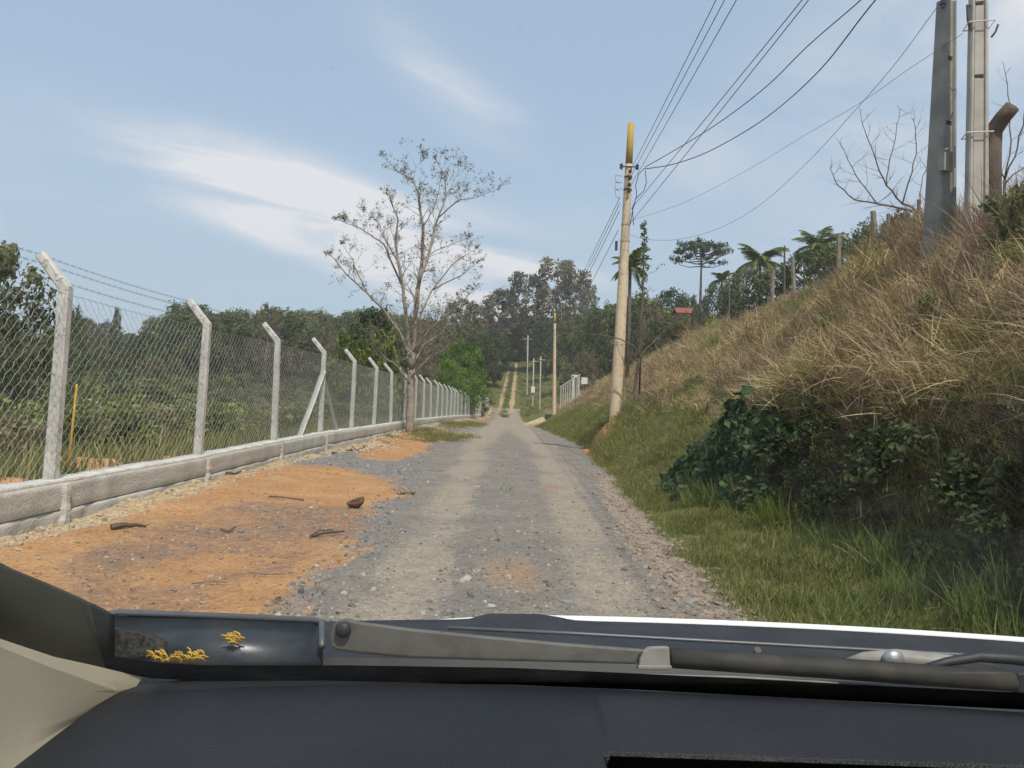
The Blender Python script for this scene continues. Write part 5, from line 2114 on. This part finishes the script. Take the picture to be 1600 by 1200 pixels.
stick([(420, 781), (440, 784), (475, 787)], .012, 'thin dark twig left of the husk')
stick([(488, 838), (505, 834), (538, 832)], .018, 'crooked stick in the brown gravel patch')
stick([(484, 840), (500, 828), (520, 826)], .010, 'finer stick lying against the crooked one')
stick([(173, 838), (185, 837), (198, 835)], .035, 'chunky bark piece on the soil before the wall')
stick([(198, 833), (212, 828), (228, 826)], .022, 'split bark strip beside the chunky bark piece')
stick([(345, 827), (357, 828), (368, 824)], .016, 'curled dry leaf stalk in the brown patch')
stick([(352, 753), (366, 752), (376, 749)], .018, 'short dead stick near the third post')
stick([(125, 794), (136, 788), (146, 789)], .025, 'dark bark curl at the wall foot')
stick([(390, 905), (420, 908), (445, 906)], .006, 'pale straw lying near the car on orange soil', mat='wood_grey')
stick([(300, 921), (330, 917), (352, 919)], .006, 'pale straw left of the orange patch', mat='wood_grey')
m = blades(5, 16, .07, .06, .16, .01, .6, .7, 4)
tag(m.build('weed', MT['green'], None, False, ground_pt(500, 925)), 'tiny green weed on the orange soil near the car', 'weed')
m = blades(6, 10, .05, .08, .22, .012, .5, .7, 4)
tag(m.build('weed', MT['green'], None, False, ground_pt(767, 843)), 'small weed growing in the middle of the road', 'weed')
m = blades(7, 18, .14, .06, .14, .012, .7, .7, 4)
tag(m.build('weed', MT['leaf_plant'], None, False, ground_pt(795, 765)), 'low dark weed in the road centre far ahead', 'weed')
for sd_, x_, y_, z_, lab in ((9, 3.30, 6.9, .05, 'straw coloured dead clump at the foot of the shaded bank'), (10, 3.05, 7.9, .04, 'smaller dead straw clump left of the larger one'), (11, 3.62, 6.55, .06, 'drooping dead straw clump at the right by the orange soil')):
    m = blades(sd_, 46, .22, .18, .42, .012, 1.2, .9, 5, .0, .8)
    tag(m.build('dead_clump', MT['stalk'], None, False, Vector((x_, y_, float(hz(x_, y_)) + z_))), lab, 'weed')
for (px_, py_, s_, lab, mt) in ((1058, 876, .09, 'pale brown flat stone at the right road edge', 'stone_brown'), (1095, 905, .07, 'flat stone near the right road edge beside the grass', 'stone_brown'), (1118, 870, .05, 'reddish clod in the verge grass', 'stone_brown'), (1075, 935, .06, 'grey stone near the bonnet at the right road edge', 'stone'), (885, 935, .045, 'dark stone in the road near the wiper', 'stone'), (930, 857, .045, 'pale flat stone in the right wheel track', 'stone'), (745, 760, .05, 'white stone in the road beyond the weed', 'stone_pale')):
    m = MB()
    m.sphere((0, 0, 0), s_, 9, 6, (1.2, .9, .4), rng=random.Random(int(px_)), rough=.2)
    tag(m.build('rock', MT[mt], None, False, ground_pt(px_, py_)), lab, 'rock')

# ------------------------------------------------------------------ the car round the camera
car = empty('car', (0, 0, 0), 0, 'white car seen from inside over its dark dashboard and wiper', 'car')
dashm, nt, bs, _o = new_mat('dash_plastic')
co = poco(nt)
lk(nt, mixc(nt, sstep(nt, noise(nt, co, 5, 4), .35, .7), (.013, .0135, .0155), (.019, .0195, .0215)), bs.inputs['Base Color'])
bs.inputs['Roughness'].default_value = .52
bs.inputs['Specular IOR Level'].default_value = .35
vo = nt.nodes.new('ShaderNodeTexVoronoi')
vo.inputs['Scale'].default_value = 420
lk(nt, co, vo.inputs['Vector'])
bump(nt, bs, vo.outputs['Distance'], .6, .0015)
cowlm = simple('cowl_plastic', (.018, .019, .022), (.028, .029, .031), 14, .55, .25, 300, .001, spec=.4)
blackm = simple('black_rubber', (.002, .002, .002), (.003, .003, .003), 20, .9, 0, spec=0.0)
armm = simple('wiper_paint', (.125, .12, .108), (.09, .087, .078), 30, .5, .2, 200, .001, spec=.45, c3=(.12, .108, .088))
bladem = simple('wiper_rubber', (.030, .028, .024), (.05, .044, .036), 30, .7, .2, 200, .001)
clipm = simple('wiper_clip', (.30, .285, .25), (.23, .215, .19), 30, .5, .1, 200, .001)
trimm = simple('beige_trim', (.33, .295, .215), (.28, .25, .18), 6, .7, .15, 300, .001)
wedgem = simple('pillar_edge_reflection', (.028, .030, .024), (.022, .024, .02), 6, .6, .1, 200, .001)  # olive grey holds the trim's reflection in the glass
whitem = simple('white_paint', (.78, .78, .78), (.74, .74, .75), 3, .25, 0, spec=.5)
metalm = simple('pivot_metal', (.45, .45, .45), (.35, .35, .36), 30, .35, 0, metal=.6)
yellowm = simple('dry_petals', (.55, .36, .06), (.40, .24, .04), 40, .9, .3, 200, .002)

ZD = 1.0


def dash_y(x):      # far edge of the dashboard
    return .846 - .10 * max(0, -x) ** 1.6 * .6 - .085 * max(0, x) ** 2


# dashboard: smooth left part, grained raised pad on the right with a slot under its lip
xs = np.concatenate([np.linspace(-.392, .088, 24), np.linspace(.092, .104, 5), np.linspace(.13, 1.05, 34)])
rows = []
for x in xs:
    yf = dash_y(x)
    row = []
    pad = float(ss(.092, .104, x))
    for yv in list(np.linspace(yf, .72, 14)) + [.714, .708, .702, .698, .694, .693, .692, .688, .6, .5, .4, .30]:
        t = (yf - yv) / (yf - .30)
        z = ZD - .012 * t * t * 2
        if x > .02 and yv > 0.694:
            z += .006 * pad * math.sin(math.pi * min(1, (yf - yv) / (yf - 0.694)))
        if yv <= 0.694:
            z -= .055 * pad * min(1, (0.694 - yv) / .002)
        row.append((x, yv, z))
    rows.append(row)
m = MB()
m.grid(rows)
o = m.build('dashboard', dashm, car, True)
m = MB()
m.box((.098, .40, .944), (1.05, .687, .950))
m.box((.098, .6875, .938), (1.05, .6905, .9968))
m.build('dashboard_slot', blackm, car)
m = MB()
for k in range(24):
    m.box((.14 + k * .036, .62, .951), (.150 + k * .036, .680, .960))
m.build('vent_grille', cowlm, car)
# windscreen: raked sheet from the cowl to the roof
def glass_pt(s, t):
    """s -1..1 across, t 0..1 up"""
    x = .28 + s * (.74 - .10 * t)
    yb = .875 - .11 * (abs(s) ** 3.0)
    zb = .985 + .05 * max(0, abs(s) - .6) ** 2 * 2
    return Vector((x, yb - t * .70 + .04 * math.sin(math.pi * t), zb + t * .50))


gm = bpy.data.materials.new('windscreen_glass')
gm.use_nodes = True
nt = gm.node_tree
for n_ in list(nt.nodes):
    nt.nodes.remove(n_)
out = nt.nodes.new('ShaderNodeOutputMaterial')
tr = nt.nodes.new('ShaderNodeBsdfTransparent')
tr.inputs[0].default_value = (.94, .96, .955, 1)
gl = nt.nodes.new('ShaderNodeBsdfGlossy')
gl.inputs['Roughness'].default_value = .02
fr = nt.nodes.new('ShaderNodeFresnel')
fr.inputs['IOR'].default_value = 1.5
mx = nt.nodes.new('ShaderNodeMixShader')
lk(nt, fr.outputs[0], mx.inputs[0])
lk(nt, tr.outputs[0], mx.inputs[1])
lk(nt, gl.outputs[0], mx.inputs[2])
# thin film of dust and smears on the outside of the glass
gco = poco(nt)
du_ = nt.nodes.new('ShaderNodeBsdfTranslucent')
du_.inputs[0].default_value = (.6, .57, .5, 1)
dfa = math_node(nt, 'ADD', .004, math_node(nt, 'MULTIPLY', sstep(nt, noise(nt, gco, 7, 4, .65), .42, .75), .022))
dfa = math_node(nt, 'ADD', dfa, math_node(nt, 'MULTIPLY', sstep(nt, voro(nt, gco, 60), .10, .04), .05))
mx2 = nt.nodes.new('ShaderNodeMixShader')
lk(nt, dfa, mx2.inputs[0])
lk(nt, mx.outputs[0], mx2.inputs[1])
lk(nt, du_.outputs[0], mx2.inputs[2])
lk(nt, mx2.outputs[0], out.inputs['Surface'])
m = MB()
m.grid([[glass_pt(s, t) for s in np.linspace(-1, 1, 40)] for t in np.linspace(0, 1, 24)])
m.build('windscreen', gm, car, True)


def band(name, upper, lower, mat, th=.004, dflt=.9):
    """strip between two pixel curves given with depths, as a solid of small thickness"""
    up = [P(*q) for q in upper]
    lo = [P(*q) for q in lower]
    n_ = len(up)
    back = Vector((0, th, -th * .3))
    m = MB()
    m.loft([[up[i], lo[i], lo[i] + back, up[i] + back] for i in range(n_)])
    return m.build(name, mat, car, True)


# black seal along the glass foot
up_ = [(-140, 890, .60), (-60, 935, .645), (0, 968, .685), (84, 1005, .735), (152, 1025, .775), (236, 1035, .81), (304, 1040, .825), (540, 1040, .845), (800, 1044, .85), (1000, 1053, .85), (1337, 1070, .84), (1600, 1083, .82), (1750, 1090, .80)]
lo_ = [(-140, 940, .60), (-60, 975, .645), (0, 1003, .685), (84, 1030, .735), (152, 1043, .775), (236, 1060, .81), (304, 1063, .825), (540, 1066, .845), (800, 1070, .85), (1000, 1078, .85), (1337, 1096, .84), (1600, 1109, .82), (1750, 1117, .80)]
band('glass_seal', up_, lo_, blackm, .012)
# dark pillar edge outside the glass, left; beige trim's reflection is in its colour
band('pillar_edge_reflection', [(-200, 790, .66), (-80, 845, .72), (0, 886, .77), (60, 910, .82), (110, 932, .86), (150, 951, .89), (166, 960, .90)], [(-200, 900, .66), (-80, 950, .72), (0, 985, .77), (60, 1012, .82), (110, 1028, .86), (150, 1038, .89), (166, 1042, .90)], wedgem, .02)
# beige trim inside, left
m = MB()
rows = []
tru = [(-260, 820, .50), (-140, 925, .60), (0, 998, .682), (84, 1026, .732), (152, 1041, .772), (222, 1058, .806)]
for k, q in enumerate(tru):
    a = P(*q)
    e_ = Vector((-.392, .806 - (5 - k) * .085, ZD - .004))
    row = []
    for j in range(7):
        t = j / 6
        p = a.lerp(e_, t)
        p.z -= .008 * math.sin(math.pi * t)
        row.append(p)
    rows.append(row)
m.grid(rows)
m.build('pillar_trim', trimm, car, True)
# pillars and roof
for s_ in (-1, 1):
    m = MB()
    pts_ = [glass_pt(s_, t) + Vector((s_ * .02, -.01, 0)) for t in (.4, .5, .7, .85, 1.0)]
    m.tube(pts_, .035, 8)
    m.build('pillar', trimm, car, True)
m = MB()
rows = []
for yv in np.linspace(.20, -1.4, 10):
    rows.append([(x, yv, 1.50 + .03 * (1 - ((x - .28) / .75) ** 2)) for x in np.linspace(-.42, .98, 12)])
m.grid(rows)
o = m.build('roof', trimm, car, True)
sm = o.modifiers.new('thick', 'SOLIDIFY')
sm.thickness = .03
sm.offset = 1
# bonnet
m = MB()
rows = []
for t in np.linspace(0, 1, 16):
    row = []
    for x in np.linspace(-.30, 1.0, 26):
        yb = 1.175 - .07 * abs(x - .28) ** 2
        yv = yb + .85 * t
        zb = .9925 - .012 * ((x - .28) / .75) ** 2 - .012 * ss(.06, -.2, x)
        z = zb - .325 * (yv - yb) - .10 * t * t
        row.append((x, yv, float(z)))
    rows.append(row)
m.grid(rows)
o = m.build('bonnet', whitem, car, True)
sm = o.modifiers.new('thick', 'SOLIDIFY')
sm.thickness = .012
# cowl: stepped dark plastic between bonnet and glass
m = MB()
rows = []
for x in np.linspace(-.52, 1.02, 60):
    ed = 1.16 - .07 * abs(x - .28) ** 2
    c_ = -.012 * ((x - .28) / .75) ** 2
    hump = .009 * float(ss(-.06, -.02, x) * ss(.12, .05, x))
    zl = .989 + c_ + hump - .003 * float(ss(-.02, -.3, x))
    rows.append([(x, .86 - .12 * max(0, -x - .2), .93 + c_), (x, .90, .955 + c_), (x, .985, .968 + c_), (x, .995, .968 + c_), (x, 1.002, .978 + c_), (x, 1.06, .982 + c_), (x, ed - .012, zl - .002), (x, ed, zl), (x, ed + .008, zl - .012), (x, ed + .01, .90)])
m.grid(rows)
m.build('cowl', cowlm, car)
# raised frame round the left cowl tray
fr_ = [(163, 1000, .93), (160, 975, .97), (166, 960, .995), (186, 957, 1.0), (330, 962, 1.0), (490, 969, 1.0), (503, 972, .99), (503, 1010, .93)]
m = MB()
m.tube([P(*q) for q in fr_], .0042, 8)
m.build('tray_rim', simple('rim_plastic', (.085, .09, .097), (.07, .074, .08), 20, .4, 0, spec=.5), car, True)
m = MB()
m.tube([P(700, 981, 1.0), P(900, 990, .998), P(1100, 1001, .995), P(1300, 1012, .99), P(1500, 1023, .98), P(1650, 1031, .97)], .0024, 6)
m.build('cowl_ridge_highlight', simple('ridge_highlight_plastic', (.10, .102, .108), (.085, .087, .092), 20, .35, 0, spec=.5), car, True)  # highlight along the cowl step, painted as a lighter ridge
m = MB()
q0 = [P(a, b, c) for a, b, c in ((166, 962, 1.0), (330, 965, 1.0), (500, 972, 1.0))]
q1 = [P(a, b, c) for a, b, c in ((166, 1030, .93), (330, 1035, .93), (500, 1035, .93))]
m.loft([[q0[i], q1[i], q1[i] + Vector((0, .02, -.02)), q0[i] + Vector((0, .02, -.02))] for i in range(3)])
m.build('cowl_tray', simple('tray_plastic', (.022, .028, .036), (.035, .040, .042), 20, .35, .1, 200, .001, spec=.5), car, True)
m = MB()
q0 = [P(a, b, .925) for a, b in ((150, 992), (175, 984), (215, 990), (256, 1004))]
q1 = [P(a, b, .92) for a, b in ((148, 1022), (175, 1026), (215, 1026), (256, 1020))]
m.loft([[q0[i], q1[i], q1[i] + Vector((0, .01, 0)), q0[i] + Vector((0, .01, 0))] for i in range(4)])
m.build('drain_mesh', simple('drain_mesh', (.012, .012, .010), (.05, .048, .04), 160, .9, .8, 300, .003), car)

# wiper: arm, cap, clip, blade
wp = empty('wiper', P(535, 990, .93))
wp.parent = car
W0 = P(535, 990, .93)


def slab(pix, d0, d1, th, x0, x1):
    out_ = []
    for (a, b) in pix:
        d = d0 + (d1 - d0) * (a - x0) / (x1 - x0)
        out_.append(P(a, b, d) - W0)
    return out_, th


def slab_mesh(pix, d0, d1, th, x0, x1, name, mat, bev=.002):
    q, th = slab(pix, d0, d1, th, x0, x1)
    m = MB()
    n_ = len(q)
    dv = Vector((0, th, -th * .25))
    m.add(q + [v + dv for v in q], [tuple(range(n_ - 1, -1, -1)), tuple(range(n_, 2 * n_))] + [(i, (i + 1) % n_, n_ + (i + 1) % n_, n_ + i) for i in range(n_)])
    return m.build(name, mat, wp, False, None, bev)


slab_mesh([(517, 1012), (514, 995), (518, 977), (528, 968), (542, 966), (556, 971), (640, 982), (760, 994), (880, 1005), (1000, 1014), (1010, 1016), (1000, 1024), (993, 1038), (880, 1035), (760, 1032), (640, 1028), (560, 1021), (530, 1017)], .925, .90, .014, 515, 1000, 'arm', armm, .003)
m = MB()
q = P(536, 984, .918) - W0
m.sphere(q, .0095, 14, 9, (1, .6, 1))
m.build('pivot_cap', cowlm, wp, True)
slab_mesh([(998, 1043), (1000, 1030), (1006, 1018), (1016, 1011), (1046, 1010), (1048, 1043)], .893, .89, .016, 998, 1048, 'clip', clipm, .002)
slab_mesh([(997, 1040), (1050, 1040), (1050, 1046), (997, 1046)], .890, .887, .012, 998, 1048, 'clip_edge', clipm, .001)
m = MB()
rings = []
for (xx, ya, yb_, d) in ((1050, 1017, 1044, .893), (1150, 1022, 1051, .889), (1300, 1032, 1061, .882), (1450, 1043, 1072, .874), (1588, 1054, 1081, .866)):
    a, b = P(xx, ya, d) - W0, P(xx, yb_, d) - W0
    md = (a + b) / 2
    rings.append([a, md + Vector((0, -.006, 0)), b, b + Vector((0, .012, 0)), a + Vector((0, .012, 0))])
m.loft(rings)
m.build('blade', bladem, wp, True)
slab_mesh([(1588, 1052), (1615, 1046), (1650, 1056), (1650, 1086), (1590, 1084)], .866, .86, .016, 1588, 1640, 'end_cap', cowlm, .003)
m = MB()
m.tube([P(a, b, .885) - W0 for a, b in ((1010, 1054), (1150, 1058), (1310, 1067))], .0012, 5)
m.build('blade_spring', clipm, wp, True)
# the other wiper's pivot on the right
w2 = empty('second_wiper', P(1395, 1035, .95))
w2.parent = car
B2 = P(1395, 1035, .95)
m = MB()
m.tube([P(1318, 1034, .96) - B2, P(1350, 1029, .95) - B2, P(1400, 1027, .945) - B2, P(1480, 1037, .935) - B2, P(1560, 1052, .925) - B2], [.003, .008, .010, .011, .010], 8)
m.build('linkage', clipm, w2, True)
m = MB()
c = P(1396, 1030, .935) - B2
m.sphere(c, .012, 14, 9, (1.1, .7, 1))
m.build('pivot_nut', metalm, w2, True)
m = MB()
m.tube([P(1435, 1046, .91) - B2, P(1480, 1034, .915) - B2, P(1530, 1026, .915) - B2, P(1580, 1029, .912) - B2, P(1660, 1038, .905) - B2], [.004, .0055, .0065, .007, .007], 8)
m.build('arm', cowlm, w2, True)
m = MB()
c = P(1183, 1018, .985)
m.tube([c, c + Vector((0, -.003, .003))], .0045, 10)
m.build('screw', MT['iron'], car)

# dried yellow petals caught in the tray
for (px_, py_, d_, n_, sx, sy, lab) in ((285, 1029, .905, 22, .030, .006, 'dried yellow flower spray lying along the windscreen foot'), (371, 1000, .945, 9, .009, .007, 'small dried yellow flower tuft on the cowl tray')):
    rg = random.Random(px_)
    c0 = P(px_, py_, d_)
    m = MB()
    for k in range(n_ * 3):
        c = Vector((rg.uniform(-sx, sx), rg.uniform(-.008, .002), rg.uniform(-sy, sy) * .5))
        dv = Vector((rg.uniform(-.010, -.001), rg.uniform(-.004, .003), rg.uniform(.004, .013)))
        m.tube([c, c + dv * .6, c + dv + Vector((-.002, 0, -.003)), c + dv + Vector((-.003, -.001, -.006))], [.0005, .0010, .0008, .0003], 4)
    m.tube([(-sx, 0, -.003), (sx, 0, .003)], .0009, 4)
    tag(m.build('dried_flower', yellowm, None, True, c0), lab, 'flower')

GROUPS = {'power_wire': 'overhead wires', 'service_cable': 'overhead wires', 'thin_wire': 'overhead wires', 'utility_pole': 'utility poles along the road',
          'concrete_pole': 'concrete poles on the bank top', 'palm': 'palms above the bank', 'twig': 'dead twigs on the shoulder', 'rock': 'loose stones on the road',
          'weed': 'small weeds in road and soil', 'dead_clump': 'dead straw clumps at the bank foot', 'tree': 'trees along the road and skyline', 'shrub': 'shrubs along the road and bank',
          'dried_flower': 'dried flowers on the cowl', 'dirt_heap': 'dirt heaps behind the fence'}
for o in SC.objects:
    k = o.name.split('.')[0]
    if o.parent is None and k in GROUPS:
        o['group'] = GROUPS[k]

# ------------------------------------------------------------------ haze in the air
hm = bpy.data.materials.new('haze')
hm.use_nodes = True
nt = hm.node_tree
for n_ in list(nt.nodes):
    nt.nodes.remove(n_)
out = nt.nodes.new('ShaderNodeOutputMaterial')
pv = nt.nodes.new('ShaderNodeVolumePrincipled')
pv.inputs['Color'].default_value = (.91, .91, .92, 1)
pv.inputs['Density'].default_value = HAZE
pv.inputs['Anisotropy'].default_value = .2
lk(nt, pv.outputs[0], out.inputs['Volume'])
m = MB()
m.box((-470, -40, -14), (400, 460, 75))
tag(m.build('haze', hm), 'thin bluish haze filling the air over the valley', 'haze', kind='stuff')

bpy.context.view_layer.update()
